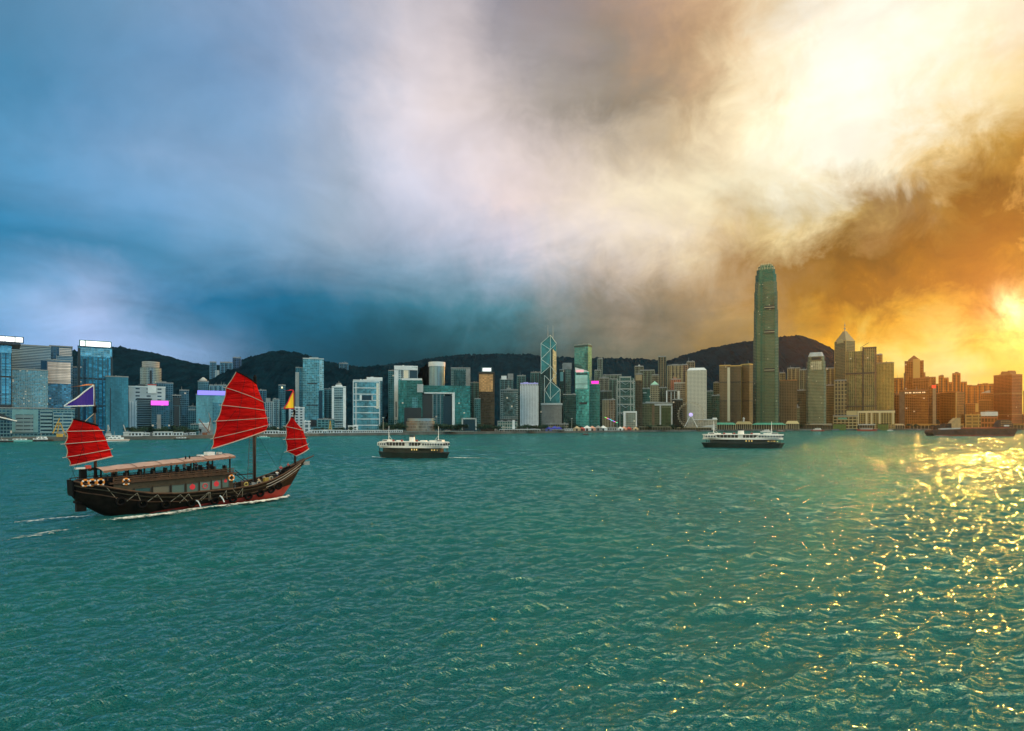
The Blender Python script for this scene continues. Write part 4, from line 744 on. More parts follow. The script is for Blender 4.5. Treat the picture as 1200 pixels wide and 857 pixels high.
b = T('pale low terminal wing with a green strip left of the framed terminal', 976, 1005, 488, 22, (.46, .38, .20), (.10, .10, .06), 4, 3.4, depth=12, name='terminal_wing', cat='building'); b.box('upper_deck', 992, 1004, 481.6, 488, mat('cream_deck', (.5, .42, .22), .6), 0, 8); b.box('green_strip', 982, 992.6, 489.6, 491.6, GRN, .4, .6)
# --- golden far right
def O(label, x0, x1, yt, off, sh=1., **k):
    return T(label, x0, x1, yt, off, (.42 * sh, .17 * sh, .03 * sh), (.24 * sh, .095 * sh, .018 * sh), k.pop('cw', 1.9), k.pop('ch', 1.9), roof=k.pop('roof', ORG), **k)  # orange glow of the sun haze is put into these facade colours
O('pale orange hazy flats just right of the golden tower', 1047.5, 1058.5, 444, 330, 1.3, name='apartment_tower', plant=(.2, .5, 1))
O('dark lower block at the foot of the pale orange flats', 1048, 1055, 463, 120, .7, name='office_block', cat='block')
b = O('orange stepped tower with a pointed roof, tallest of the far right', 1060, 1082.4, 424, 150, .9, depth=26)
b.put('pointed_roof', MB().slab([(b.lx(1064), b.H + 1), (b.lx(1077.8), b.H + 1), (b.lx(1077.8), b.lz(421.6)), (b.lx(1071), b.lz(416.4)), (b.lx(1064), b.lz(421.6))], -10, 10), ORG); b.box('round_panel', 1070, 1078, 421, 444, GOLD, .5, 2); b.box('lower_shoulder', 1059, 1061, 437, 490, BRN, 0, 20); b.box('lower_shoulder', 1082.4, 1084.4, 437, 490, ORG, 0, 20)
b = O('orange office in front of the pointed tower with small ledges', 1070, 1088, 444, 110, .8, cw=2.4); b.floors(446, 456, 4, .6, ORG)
b = O('broad low olive block with tiny lights along its roof edge', 1054, 1087.6, 458.4, 44, .75, depth=22, name='office_block', cat='block'); b.box('shaded_end', 1053.6, 1060, 459, 500, BRN, .5, 6)  # shade of the end put into a brown colour
lp = MB()
for x in (1060.5, 1062.4, 1065, 1066.8, 1070, 1071.6, 1074, 1076.4, 1078, 1081, 1083): lp.box(b.lx(x), b.lx(x + 1), -b.D / 2 - .8, -b.D / 2 - .2, b.lz(461), b.lz(459.6))
b.put('roof_lights', lp, mat('warm_dots', (.9, .8, .6), emit=(1, .75, .4), es=.9))
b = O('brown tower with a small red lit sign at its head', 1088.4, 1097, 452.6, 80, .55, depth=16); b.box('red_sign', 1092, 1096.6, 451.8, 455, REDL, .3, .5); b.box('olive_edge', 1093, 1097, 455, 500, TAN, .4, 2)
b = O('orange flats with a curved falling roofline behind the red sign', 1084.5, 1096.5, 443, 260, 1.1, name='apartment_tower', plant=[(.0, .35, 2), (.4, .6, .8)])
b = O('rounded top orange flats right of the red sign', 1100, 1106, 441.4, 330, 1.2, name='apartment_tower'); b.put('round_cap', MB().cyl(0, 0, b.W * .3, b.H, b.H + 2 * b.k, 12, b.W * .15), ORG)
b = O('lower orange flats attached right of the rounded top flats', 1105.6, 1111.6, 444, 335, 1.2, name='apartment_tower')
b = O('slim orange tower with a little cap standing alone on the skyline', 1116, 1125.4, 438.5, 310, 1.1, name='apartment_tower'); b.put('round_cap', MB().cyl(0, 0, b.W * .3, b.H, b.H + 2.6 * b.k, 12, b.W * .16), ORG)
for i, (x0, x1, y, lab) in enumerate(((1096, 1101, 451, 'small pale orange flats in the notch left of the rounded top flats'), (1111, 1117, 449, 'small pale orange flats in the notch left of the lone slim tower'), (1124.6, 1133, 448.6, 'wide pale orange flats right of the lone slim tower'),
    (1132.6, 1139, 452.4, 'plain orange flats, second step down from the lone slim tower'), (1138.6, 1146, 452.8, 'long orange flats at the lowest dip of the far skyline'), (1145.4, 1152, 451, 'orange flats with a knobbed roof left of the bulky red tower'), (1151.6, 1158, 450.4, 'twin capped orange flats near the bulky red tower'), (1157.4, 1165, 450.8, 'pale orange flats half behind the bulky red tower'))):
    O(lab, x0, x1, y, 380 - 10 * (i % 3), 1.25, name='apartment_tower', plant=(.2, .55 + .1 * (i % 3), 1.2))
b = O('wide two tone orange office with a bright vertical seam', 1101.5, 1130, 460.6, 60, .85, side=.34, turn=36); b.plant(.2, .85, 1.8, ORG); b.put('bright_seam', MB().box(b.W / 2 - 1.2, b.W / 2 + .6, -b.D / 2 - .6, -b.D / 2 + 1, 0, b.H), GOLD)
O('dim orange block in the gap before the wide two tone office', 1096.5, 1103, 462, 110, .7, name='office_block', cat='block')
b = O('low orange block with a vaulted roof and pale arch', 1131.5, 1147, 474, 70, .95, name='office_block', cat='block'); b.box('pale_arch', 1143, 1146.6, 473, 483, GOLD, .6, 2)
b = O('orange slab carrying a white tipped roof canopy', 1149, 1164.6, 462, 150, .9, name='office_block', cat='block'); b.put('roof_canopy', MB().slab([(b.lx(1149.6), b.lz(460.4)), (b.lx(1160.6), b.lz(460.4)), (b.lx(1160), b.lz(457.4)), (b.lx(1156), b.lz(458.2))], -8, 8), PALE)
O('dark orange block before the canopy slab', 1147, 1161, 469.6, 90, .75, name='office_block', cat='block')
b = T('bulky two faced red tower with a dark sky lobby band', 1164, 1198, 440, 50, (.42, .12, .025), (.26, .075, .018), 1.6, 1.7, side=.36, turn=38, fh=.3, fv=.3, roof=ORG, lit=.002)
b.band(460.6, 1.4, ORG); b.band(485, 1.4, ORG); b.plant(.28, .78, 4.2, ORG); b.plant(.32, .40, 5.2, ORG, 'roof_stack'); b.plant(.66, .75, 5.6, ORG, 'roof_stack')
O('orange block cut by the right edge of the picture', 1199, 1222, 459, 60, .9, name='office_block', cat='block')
b = T('white roofed low hall in front of the red tower', 1149.4, 1169, 483.6, 28, (.44, .16, .05), (.2, .09, .03), 3, 6, depth=12, name='pier_hall', cat='hall'); b.box('white_fascia', 1149, 1169.4, 483, 487.6, WH, .6, 12.5); b.box('roof_ledge', 1155, 1167, 481.4, 483, ORG, -2, 6)
b = T('low cream hall left of the white roofed hall', 1131, 1149.4, 487, 30, (.44, .30, .10), (.28, .2, .08), 6, 4, depth=12, name='pier_hall', cat='hall', roof=GOLD)

# ------------------------------------------------------------------ harbour haze, thickest to the eye towards the low sun
hb = MB().box(-2600, 2600, -60, 3300, -4, 470)
hz = bpy.data.materials.new('haze_air'); hz.use_nodes = True; nt = hz.node_tree; nt.nodes.clear()
pv = nd(nt, 'ShaderNodeVolumePrincipled'); pv.inputs['Color'].default_value = (.92, .90, .86, 1); pv.inputs['Density'].default_value = .00002; pv.inputs['Anisotropy'].default_value = .88
nt.links.new(pv.outputs[0], nd(nt, 'ShaderNodeOutputMaterial').inputs['Volume'])
ho = tag(hb.build('haze', hz), 'thin evening haze over the whole harbour', 'haze', kind='stuff')

# ------------------------------------------------------------------ along the quay
class Q:
    """a small thing on the quay (py None) or afloat (py = its waterline row in the photo)"""
    def __init__(s, name, cat, label, px, off=6, py=None, rz=0., group=None):
        s.Y = CH * F / (py - HY) if py else shoreY(px) + off
        s.k = s.Y / F; s.a = math.atan((px - 600) / F); s.pc = px; s.gz = 0. if py else GZ
        s.root = empty(name, (*gxy(px, s.Y), s.gz), -s.a + R_(rz)); tag(s.root, label, cat, group, 'thing')
        s.hx = s.k * math.cos(s.a)
    def lx(s, px): return (px - s.pc) * s.hx
    def lz(s, py): return CH + (HY - py) * s.k - s.gz
    def put(s, name, mb, m, smooth=False): return mb.build(name, m, s.root, smooth)
# ferris wheel
w_ = Q('ferris_wheel', 'ferris wheel', 'pale observation wheel with a violet lit hub in front of the round window tower', 809.6, 34)
hz_ = w_.lz(486.2); Rw = 14.2 * w_.k; wp = mat('wheel_white', (.42, .37, .28), .45)
w_.put('rim', MB().torus((0, -1.5, hz_), (0, 1, 0), Rw, .32, 56, 6).torus((0, 1.5, hz_), (0, 1, 0), Rw, .32, 56, 6).torus((0, 0, hz_), (0, 1, 0), Rw * .93, .2, 56, 6), wp)
sp_ = MB()
for i in range(28):
    t = 2 * math.pi * i / 28; sp_.tube((0, 0, hz_), (Rw * math.cos(t), -1.2 if i % 2 else 1.2, hz_ + Rw * math.sin(t)), .14, 4)
w_.put('spokes', sp_, wp)
for i in range(28):
    t = 2 * math.pi * (i + .5) / 28; c = (Rw * 1.05 * math.cos(t), 0, hz_ + Rw * 1.05 * math.sin(t))
    w_.put('gondola', MB().box(c[0] - .75, c[0] + .75, -1.2, 1.2, c[2] - 1.1, c[2] + .8), wp)
w_.put('hub', MB().tube((0, -3.2, hz_), (0, 3.2, hz_), 2.2 * w_.k, 20), mat('violet_hub', (.6, .5, .9), emit=(.5, .4, .9), es=.9))
for s_ in (-1, 1):
    for x in (-1, 1): w_.put('leg', MB().tube((x * 8.6 * w_.k, s_ * 7, 0), (x * .4, s_ * 3, hz_), .75, 6, .5), WH)
w_.put('boarding_deck', MB().box(-Rw * .9, Rw * .9, -8, 8, 0, 2.6), PALE)

# piers
def gable(q, x0, x1, y0, y1, ys_, m, d0, d1, name='roof', out=1.):
    """low hipped roof from eaves row y1 to ridge row y0"""
    a, b_ = q.lx(x0), q.lx(x1); e, r = q.lz(y1), q.lz(y0); i = min((b_ - a) * .12, (d1 - d0) * .5); md = (d0 + d1) / 2
    return q.put(name, MB().prism([(a - out, d0 - out), (b_ + out, d0 - out), (b_ + out, d1 + out), (a - out, d1 + out)], e, r, True, [(a + i, md - .4), (b_ - i, md - .4), (b_ - i, md + .4), (a + i, md + .4)]), m)
def pier(label, px0, px1, off, yw, eave, ridge, roofm, wallm, posts=10, name='pier', yb=504.6, deck=True, gab=True):
    q = Q(name, 'pier', label, (px0 + px1) / 2, off); a, b_ = q.lx(px0), q.lx(px1); zb = 0
    q.put('deck', MB().box(a - 2, b_ + 2, -14, 4, -4.2, .25), conc); q.put('hall', MB().box(a + 1.5, b_ - 1.5, -7, 3, .25, q.lz(eave)), wallm)
    pm = MB()
    for i in range(posts + 1):
        x = a + (b_ - a) * i / posts; pm.box(x - .45, x + .45, -12, -11.1, .25, q.lz(eave))
    q.put('colonnade', pm, mat('cream_posts', (.50, .44, .28), .6))
    if gab: gable(q, px0, px1, ridge, eave, 0, roofm, -12, 4)
    else: q.put('roof', MB().box(a - 1, b_ + 1, -12.6, 4, q.lz(eave), q.lz(ridge)), roofm)
    return q
GREENR = mat('green_roof', (.045, .27, .20), .55, noise=.2, nscale=.2); DKH = mat('pier_shade', (.05, .05, .035), .8, noise=.3, nscale=.3)  # dark colour puts shade under pier roofs; also shed roofs and ribs
pier('long pier with a sea green roof just left of the clock pier', 838, 862, 10, 0, 497.8, 495.4, GREENR, DKH, 9)
q = pier('clock pier with a tan pediment, between the two long green roofs', 862, 881, 10, 0, 497.4, 494, mat('tan_roof', (.30, .25, .12), .6), DKH, 8)
q.put('clock_turret', MB().box(-1.6, 1.6, -5, -2, q.lz(495), q.lz(491)).cyl(0, -3.5, 2.6, q.lz(491), q.lz(489.2), 12, .6), PALE); q.put('clock_face', MB().tube((0, -5.2, q.lz(492.6)), (0, -5.0, q.lz(492.6)), 1.1, 14), WH)
pier('long pier with a sea green roof right of the clock pier', 881, 921, 10, 0, 498, 495.6, GREENR, DKH, 14)
q = pier('short pier ending in a cream columned pediment', 921, 936, 6, 0, 496.8, 493.4, mat('cream_roof', (.46, .39, .2), .6), DKH, 7)
pier('pier with white flat awnings left of the green walled sheds', 946, 974, 4, 0, 498.6, 497, WH, DKH, 8, gab=False)
pier('pier with a grey white awning roof between two green walled sheds', 996, 1025, 4, 0, 498.4, 497, PALE, DKH, 10, gab=False)
pier('tan roofed pier right of the second green walled shed', 1041, 1060, 4, 0, 498.6, 496.8, TAN, DKH, 7)
pier('long low ochre pier behind the rusty barge', 1066, 1128, 6, 0, 498.8, 497, mat('ochre_roof', (.40, .24, .06), .6), DKH, 14, gab=False)
pier('ochre pier at the right border beyond the barge stern', 1180, 1212, 6, 0, 498.4, 496.6, mat('ochre_roof_dim', (.32, .19, .05), .6), DKH, 8, gab=False)
for x0, x1, lab in ((976, 991.5, 'green walled pier shed left of the grey white awning pier'), (1028.5, 1041, 'green walled pier shed right of the grey white awning pier')):
    q = Q('pier_shed', 'shed', lab, (x0 + x1) / 2, 2); a, b_ = q.lx(x0), q.lx(x1); gm = mat('green_sheet', (.10, .19, .045), .6, noise=.2, nscale=.4)
    q.put('wall', MB().box(a, b_, -8, 4, -3, q.lz(497.4)), gm); q.put('roof', MB().box(a - .6, b_ + .6, -8.6, 4.6, q.lz(497.4), q.lz(496.8)), DKH)
    rb = MB()
    for i in range(7): x = a + (b_ - a) * i / 6; rb.box(x - .3, x + .3, -8.5, -8.05, -3, q.lz(497.8))
    q.put('rib', rb, DKH)
# the white hall of the old pier and its ramp
q = Q('pier_hall', 'hall', 'long white two storey pier hall to the right of the ferris wheel', 826, 24)
a, b_ = q.lx(813), q.lx(840)
q.put('wall', MB().box(a, b_, -6, 6, 0, q.lz(492.2)), fac((.62, .58, .48), (.14, .13, .10), 1.8 * q.k, 2.4 * q.k, fh=.2, fv=.5)); q.put('roof', MB().box(a - 1, b_ + 1, -7, 7, q.lz(492.2), q.lz(491.4)), WH)
q.put('stair_head', MB().box(q.lx(835), q.lx(840), -5, 5, q.lz(491.4), q.lz(489.8)), WH); q.put('ramp', MB().slab([(q.lx(820), 0), (q.lx(838), 0), (q.lx(838), q.lz(497)), (q.lx(820), q.lz(500.6))], -12, -7.2), PALE)
# concrete promenade decks
def deck(label, px0, px1, y0, y1, m, off=3, name='promenade_deck', n=0):
    q = Q(name, 'deck', label, (px0 + px1) / 2, off); a, b_ = q.lx(px0), q.lx(px1)
    q.put('slab', MB().box(a, b_, -4, 4, q.lz(y0 + .9), q.lz(y0)), m); q.put('shade_wall', MB().box(a + 1, b_ - 1, -2, 3, 0, q.lz(y0 + .9)), DKH)  # dark back wall puts shade between the columns
    pm = MB(); n = n or int((px1 - px0) / 3)
    for i in range(n + 1): x = a + .5 + (b_ - a - 1) * i / n; pm.box(x - .3, x + .3, -3.8, -3.2, 0, q.lz(y0 + .9))
    q.put('column', pm, m); return q
deck('pale colonnaded arcade along the water below the framed screen tower', 585, 633, 503, 507, PALE); deck('grey colonnaded arcade below the grey cube building', 633, 662, 503.4, 507, GREY)
deck('olive concrete deck left of the ferris wheel', 749, 786, 500, 505, mat('olive_concrete', (.22, .21, .14), .8, noise=.2, nscale=.2)); deck('tan deck beneath the ferris wheel', 790, 834, 501, 505, mat('tan_concrete', (.27, .23, .14), .8, noise=.2, nscale=.2), off=2)
deck('low tan walkway behind the piers, below the brown office', 914, 976, 497.4, 503, mat('walk_tan', (.22, .17, .085), .8, noise=.2, nscale=.2), off=30)
deck('long grey promenade roof below the gateway building', 470, 556, 505.2, 509, mat('prom_grey', (.2, .23, .22), .8), off=4)
# site huts, marquees and parked works boxes: the bright clutter on the quay
rnd = random.Random(5)
HUT = {}
def hut_mesh(kind):
    if kind in HUT: return HUT[kind]
    a = MB(); b_ = MB(); c = MB()
    if kind == 'marquee':
        a.box(-4, 4, -3, 3, 0, 2.6); b_.prism([(-4.4, -3.4), (4.4, -3.4), (4.4, 3.4), (-4.4, 3.4)], 2.6, 5.2, True, [(-.2, -.2), (.2, -.2), (.2, .2), (-.2, .2)]); c.box(-1, 1, -3.1, -2.9, 0, 2.2)
    elif kind == 'shed':
        a.box(-7, 7, -3, 3, 0, 3.0); b_.box(-7.5, 7.5, -3.6, 3.6, 3.0, 3.5); 
        for i in range(5): c.box(-6 + i * 2.6, -4.4 + i * 2.6, -3.1, -2.9, .6, 2.4)
    else:
        a.box(-3, 3, -1.3, 1.3, .3, 2.8); b_.box(-3.1, 3.1, -1.4, 1.4, 2.8, 3.0); c.box(-2.6, -.4, -1.4, -1.28, 1.0, 2.1); c.box(.2, 2.6, -1.4, -1.28, 1.0, 2.1)
    HUT[kind] = (a, b_, c); return HUT[kind]
HC = {'white': WH, 'pale': PALE, 'teal': mat('teal_tarp', (.10, .38, .38), .7), 'red': mat('red_tarp', (.45, .07, .05), .7), 'blue': mat('blue_tarp', (.04, .06, .42), .7), 'sand': mat('sand_tarp', (.55, .42, .26), .7), 'dark': GREY, 'pink': mat('pink_canvas', (.7, .35, .25), .7)}
PROTO = {}
def hut(px, kind, col, label, group, off=5, sc=1., rz=0):
    key = (kind, col); Y = shoreY(px) + off; a_ = math.atan((px - 600) / F)
    if key not in PROTO:
        r = empty({'marquee': 'marquee', 'shed': 'quay_shed', 'cabin': 'site_cabin'}[kind], (0, 0, 0)); A, B_, C_ = hut_mesh(kind)
        A.build('wall', HC[col], r); B_.build('roof', HC[col], r); C_.build('opening', DARK, r); PROTO[key] = r; o = r
    else: o = copy_tree(PROTO[key])
    o.location = (*gxy(px, Y), GZ); o.rotation_euler = (0, 0, -a_ + rz); o.scale = (sc,) * 3
    return tag(o, label, {'marquee': 'tent', 'shed': 'shed', 'cabin': 'cabin'}[kind], group, 'thing')
for px in (156, 163, 171, 182, 191, 205, 217, 226): hut(px, rnd.choice(['cabin', 'shed']), 'white', 'low white works cabin on the dark quay between the white complex and the red sail', 'white works cabins on the left quay', sc=rnd.uniform(.7, 1.1))
for px in (177, 198, 211, 222): hut(px, 'cabin', 'dark', 'grey works cabin on the quay left of the red sail', 'grey works cabins on the left quay', off=9)
for px in (318, 325, 331, 362, 370, 377, 383, 393, 401, 407): hut(px, rnd.choice(['shed', 'cabin']), 'white', 'white works shed on the quay beneath the flat topped pale tower', 'white works sheds near the fore sail', sc=rnd.uniform(.8, 1.1))
for px in (415, 424, 433, 441, 450, 459, 466): hut(px, 'shed', 'white', 'white roofed shed in the long row below the banded glass office', 'white sheds left of the near ferry', sc=.9)
for px in (310, 366, 374, 389, 412, 428): hut(px, 'cabin', 'teal', 'small teal cabin among the white quay sheds', 'teal cabins on the quay', off=10)
for px, c in ((620, 'sand'), (628, 'sand')): hut(px, 'shed', c, 'sand coloured shed on the quay under the ribbed tower', 'sand sheds under the ribbed tower', off=9, sc=.9)
hut(643, 'marquee', 'blue', 'left blue tarpaulin tent at the foot of the grey cube', 'blue tents', off=9, sc=1.3); hut(650, 'marquee', 'blue', 'middle blue tarpaulin tent at the foot of the grey cube', 'blue tents', off=9, sc=1.5); hut(655, 'marquee', 'blue', 'right blue tarpaulin tent at the foot of the grey cube', 'blue tents', off=10, sc=1.3)
hut(666, 'shed', 'white', 'long white shed at the waterside right of the arcade', None, off=3, sc=1.)
for px, c, lab in ((676, 'sand', 'sand coloured fairground tent right of the white waterside shed'), (682, 'red', 'red fairground tent left of the pink signed tower'), (688, 'white', 'tall white fairground tent below the turquoise tower'), (694, 'pink', 'pinkish fairground tent under the pink signed tower'), (701, 'dark', 'grey fairground tent under the pink signed tower'), (707, 'white', 'white fairground tent left of the rainbow strip'),
    (727, 'white', 'white fairground tent left of the framed office'), (731, 'pink', 'round pinkish tent by the foot of the framed office'), (737, 'red', 'dark red tent in front of the framed office'), (745, 'sand', 'sand tent right of the framed office')): hut(px, 'marquee', c, lab, 'fairground tents', off=9, sc=rnd.uniform(1.1, 1.7))
hut(716, 'shed', 'pale', 'pale long fairground hall under the rainbow strip', None, off=12, sc=1.5)
q = Q('light_boom', 'light boom', 'slanting boom of rainbow coloured lamps over the fairground', 716, 16)
q.put('mast', MB().tube((q.lx(716), 0, 0), (q.lx(716), 0, q.lz(490)), .5), STEEL)
cs = [(.1, 1, .2), (1, .7, .1), (1, .1, .6), (.4, .3, 1), (.1, .7, 1), (.1, 1, .8), (.2, .3, 1), (.8, .1, 1), (1, .4, .2), (.1, 1, .4)]
for i, c in enumerate(cs):
    p0 = (q.lx(708.6 + i * 1.52), 0, q.lz(489 + i * .68)); p1 = (q.lx(708.6 + i * 1.52 + 1.3), 0, q.lz(489 + i * .68 + .58)); q.put('lamp_tube', MB().tube(p0, p1, .55), mat('lamp_colour', c, emit=c, es=.9))
# cranes
YEL = mat('crane_yellow', (.55, .33, .05), .6, noise=.2, nscale=.5); RUST = mat('rust', (.22, .08, .04), .8, noise=.4, nscale=.6)
def lattice(mb, p, q_, w_, n=10, r=.10):
    p, q_ = Vector(p), Vector(q_)
    for sx in (-1, 1): mb.tube(p + Vector((sx * w_, 0, 0)), q_ + Vector((sx * w_ * .5, 0, 0)), r * 2, 5)
    for i in range(n):
        a = p.lerp(q_, i / n); c = p.lerp(q_, (i + 1) / n); s_ = 1 if i % 2 else -1; mb.tube(a + Vector((s_ * w_, 0, 0)), c + Vector((-s_ * w_ * .8, 0, 0)), r, 4)
    return mb
def crane(label, px, off, legs, jib, m, group=None, name='derrick_crane'):
    q = Q(name, 'crane', label, px, off); q.put('base', MB().box(-2.2, 2.2, -2, 2, 0, 2.4), m); q.put('cab', MB().box(-1.4, 1.6, -1.4, 1.4, 2.4, 4.4), GREY)
    for i, (x0, y0, x1, y1) in enumerate(legs): q.put('leg', lattice(MB(), (q.lx(x0), 0, q.lz(y0)), (q.lx(x1), 0, q.lz(y1)), .35), m)
    for x0, y0, x1, y1 in jib: q.put('jib', lattice(MB(), (q.lx(x0), -1, q.lz(y0)), (q.lx(x1), -1, q.lz(y1)), .3), m)
    return q
crane('yellow A frame derrick beside the small aft sail', 70, 3, [(67, 510, 69.4, 495.4), (77.4, 512, 70.4, 495.4)], [(62, 508, 70, 490)], YEL)
crane('dark red derrick crane with a raised boom in front of the sail edge', 240, 5, [(243, 508, 247, 490)], [(246, 508, 233, 491)], RUST); crane('dark crane with two booms leaning left of the large sail', 247, 9, [(248, 508, 246, 496)], [(250, 506, 244.6, 484)], GREY)
crane('yellow piling rig tower standing in front of the round capped tower', 387, 6, [(385.4, 509, 386.8, 493), (388.8, 509, 387.2, 493)], [], YEL, name='piling_rig')
crane('thin pale davit crane on the quay left of the catamaran', 127, 4, [(127, 513, 126.4, 498)], [(126.4, 498, 128.5, 504)], PALE); crane('thin pale davit crane leaning left on the quay right of the catamaran', 148, 4, [(149.6, 513, 144.6, 498)], [], PALE)
for px, y0, lab in ((449, 490, 'tall lamp mast with a bright head left of the near ferry'), (670, 491, 'pale lamp column by the fairground'), (590, 500, 'short lamp post by the arcade')):
    q = Q('lamp_mast', 'lamp mast', lab, px, 5); q.put('pole', MB().tube((0, 0, 0), (0, 0, q.lz(y0)), .45, 6, .25), STEEL); q.put('lamp_head', MB().box(-1.3, 1.3, -.6, .6, q.lz(y0), q.lz(y0) + 1), PALE)
# trees
def tree_mesh(seed, conic=False):
    r = random.Random(seed); t = MB(); t.tube((0, 0, 0), (.15, .1, 2.6), .28, 7, .18)
    for i in range(4):
        an = r.random() * 6.28; t.tube((.12, .1, 2.0 + .2 * i), (1.5 * math.cos(an), 1.5 * math.sin(an), 3.6 + .5 * r.random()), .13, 5, .05)
    c = MB(); lobes = [(r.gauss(0, 1.35), r.gauss(0, 1.2), 3.4 + r.random() * 3.0, .9 + r.random() * .9) for _ in range(10)]
    for x, y, z, R in lobes:
        for _ in range(46):
            d = Vector((r.gauss(0, 1), r.gauss(0, 1), r.gauss(0, .8))).normalized() * R * r.random() ** .35; p = Vector((x, y, z)) + d; s_ = .16 + .2 * r.random()
            u = Vector((r.gauss(0, 1), r.gauss(0, 1), r.gauss(0, 1))).normalized(); v = u.orthogonal().normalized()
            c.m = r.randrange(2); c.face([p - u * s_ - v * s_ * .6, p + u * s_ - v * s_ * .6, p + u * s_ + v * s_ * .6, p - u * s_ + v * s_ * .6])
    return t, c
bark = mat('bark', (.05, .04, .03), .9); lf = [mat('leaves_dark', (.016, .045, .034), .8, spec=.2), mat('leaves_light', (.035, .075, .045), .8, spec=.2)]
tp = []
for sd_ in range(4):
    r_ = empty('tree', (0, -500, 0)); t, c = tree_mesh(sd_); t.build('trunk', bark, r_); c.build('crown', lf, r_); tp.append([r_, False])
def tree(px, off, sc, label, group):
    p = rnd.choice(tp); o = p[0] if not p[1] else copy_tree(p[0]); p[1] = True
    o.location = (*gxy(px, shoreY(px) + off), GZ - .1); o.rotation_euler = (0, 0, rnd.random() * 6); o.scale = (sc * 1.1, sc * 1.1, sc); tag(o, label, 'tree', group, 'thing')
for x0, x1, n, lab, gr, sc in ((152, 232, 22, 'dark tree in the belt at the foot of the white complex', 'trees at the foot of the white complex', 1.), (304, 345, 9, 'dark tree behind the quay between the two right hand sails', 'trees between the sails', 1.), (366, 412, 8, 'dark tree in front of the flat topped pale tower', 'trees under the pale towers', .9),
    (446, 476, 9, 'dark tree right of the banded glass office', 'trees beside the banded office', 1.4), (510, 546, 14, 'dark tree below the gateway opening', 'trees in front of the gateway', 1.25), (560, 586, 9, 'dark tree at the foot of the orange lit tower', 'trees under the orange tower', 1.3), (606, 642, 12, 'dark tree under the white ribbed tower', 'trees under the ribbed tower', 1.25),
    (658, 680, 7, 'dark tree by the lamp column near the turquoise tower', 'trees near the turquoise tower', 1.3), (756, 800, 10, 'olive dark tree behind the deck left of the ferris wheel', 'trees by the ferris wheel', 1.3), (905, 975, 16, 'small dark tree behind the piers below the brown office', 'trees behind the piers', 1.5), (1052, 1075, 5, 'dark tree at the foot of the olive block', 'trees by the olive block', 1.4)):
    for i in range(n): tree(x0 + (x1 - x0) * (i + rnd.random()) / n, rnd.uniform(9, 16) if x0 != 905 else rnd.uniform(18, 40), sc * rnd.uniform(.8, 1.3), lab, gr)
# small craft
def boat(label, px, py, L, hullm, cabm, name='motor_boat', cat='boat', rz=0., tiers=1, trim=None, mastp=True, bow=1):
    q = Q(name, cat, label, px, py=py, rz=rz); h = L * .085; bm_ = L * .13
    ol = [(-L / 2, -bm_), (L * .25, -bm_), (L * .42, -bm_ * .6), (L / 2, 0), (L * .42, bm_ * .6), (L * .25, bm_), (-L / 2, bm_)]
    ol = [(x * bow, y) for x, y in ol]; ol = ol if bow > 0 else ol[::-1]
    q.put('hull', MB().prism([(x * .94, y * .85) for x, y in ol], -.5, h, True, ol), hullm)
    if trim: q.put('trim_band', MB().prism([(x * 1.005, y * 1.02) for x, y in ol], h * .55, h * .8), trim)
    z = h
    for i in range(tiers):
        f = .74 - .22 * i; cb = MB().prism([(-L * .42 * f * bow + .04 * L * i, -bm_ * f), (L * .36 * f * bow + .04 * L * i, -bm_ * f), (L * .36 * f * bow + .04 * L * i, bm_ * f), (-L * .42 * f * bow + .04 * L * i, bm_ * f)] if bow > 0 else [(L * .36 * f * bow, -bm_ * f), (-L * .42 * f * bow, -bm_ * f), (-L * .42 * f * bow, bm_ * f), (L * .36 * f * bow, bm_ * f)], z, z + L * .075)
        c_ = q.put('cabin', cb, cabm); n = max(3, int(L * f / 3))
        for j in range(n): x = -L * .38 * f + L * .7 * f * j / n; q.put('window', MB().box(x, x + L * .45 * f / n, -bm_ * f - .06, -bm_ * f + .05, z + L * .028, z + L * .058), DARK).parent = c_
        z += L * .075
    if mastp: q.put('mast', MB().tube((0, 0, z), (0, 0, z + L * .16), .12), STEEL)
    return q
ORGP = mat('orange_paint', (.75, .25, .03), .5); DKB = mat('dark_hull', (.03, .025, .025), .5); REDH = mat('red_hull', (.30, .05, .04), .5); WHB = mat('boat_white', (.78, .78, .78), .4); TEALB = mat('boat_teal', (.15, .5, .48), .5)
boat('white passenger catamaran with orange side panels beside the aft sail', 134, 517.6, 20, WHB, WHB, 'catamaran', 'boat', tiers=2, trim=ORGP, bow=-1)
boat('teal and white tour boat moored at the left end of the quay', 24, 517.8, 15, TEALB, WHB, tiers=1); boat('white moored motor yacht with two decks left of the yellow derrick', 48, 517.4, 16, DKB, WHB, 'motor_yacht', tiers=2); boat('pale flat bow of a moored boat at the left border', 2, 518.4, 14, DKB, PALE, tiers=1)
boat('small dark red launch lying off the fairground quay', 686.5, 509.8, 9.5, DKB, REDH, 'launch', mastp=False); boat('little white blue launch at the quay right of the large sail', 309, 513.4, 12, TEALB, WHB, 'launch', tiers=1)
boat('small white pilot boat beyond the right end of the far ferry', 898, 506.8, 20, WHB, WHB, 'pilot_boat', tiers=2); boat('red hulled launch in front of the columned pediment pier', 915, 505.6, 16, REDH, PALE, 'launch', mastp=False); boat('white red striped ferry launch in front of the white awning pier', 958, 505.4, 26, REDH, WHB, 'ferry_launch', tiers=2)
boat('long pale red bottomed cruise boat in front of the grey white awning', 1016, 505.2, 38, REDH, PALE, 'cruise_boat', tiers=1); boat('small white tender right of the green walled shed', 1043, 504.8, 12, WHB, WHB, 'tender', mastp=False)
boat('dark work boat moored by the white sheds under the pale towers', 352, 513.0, 14, DKB, GREY, 'work_boat', tiers=1); boat('dark work boat among the cabins left of the red sail', 213, 515.2, 13, DKB, WHB, 'work_boat', tiers=1)

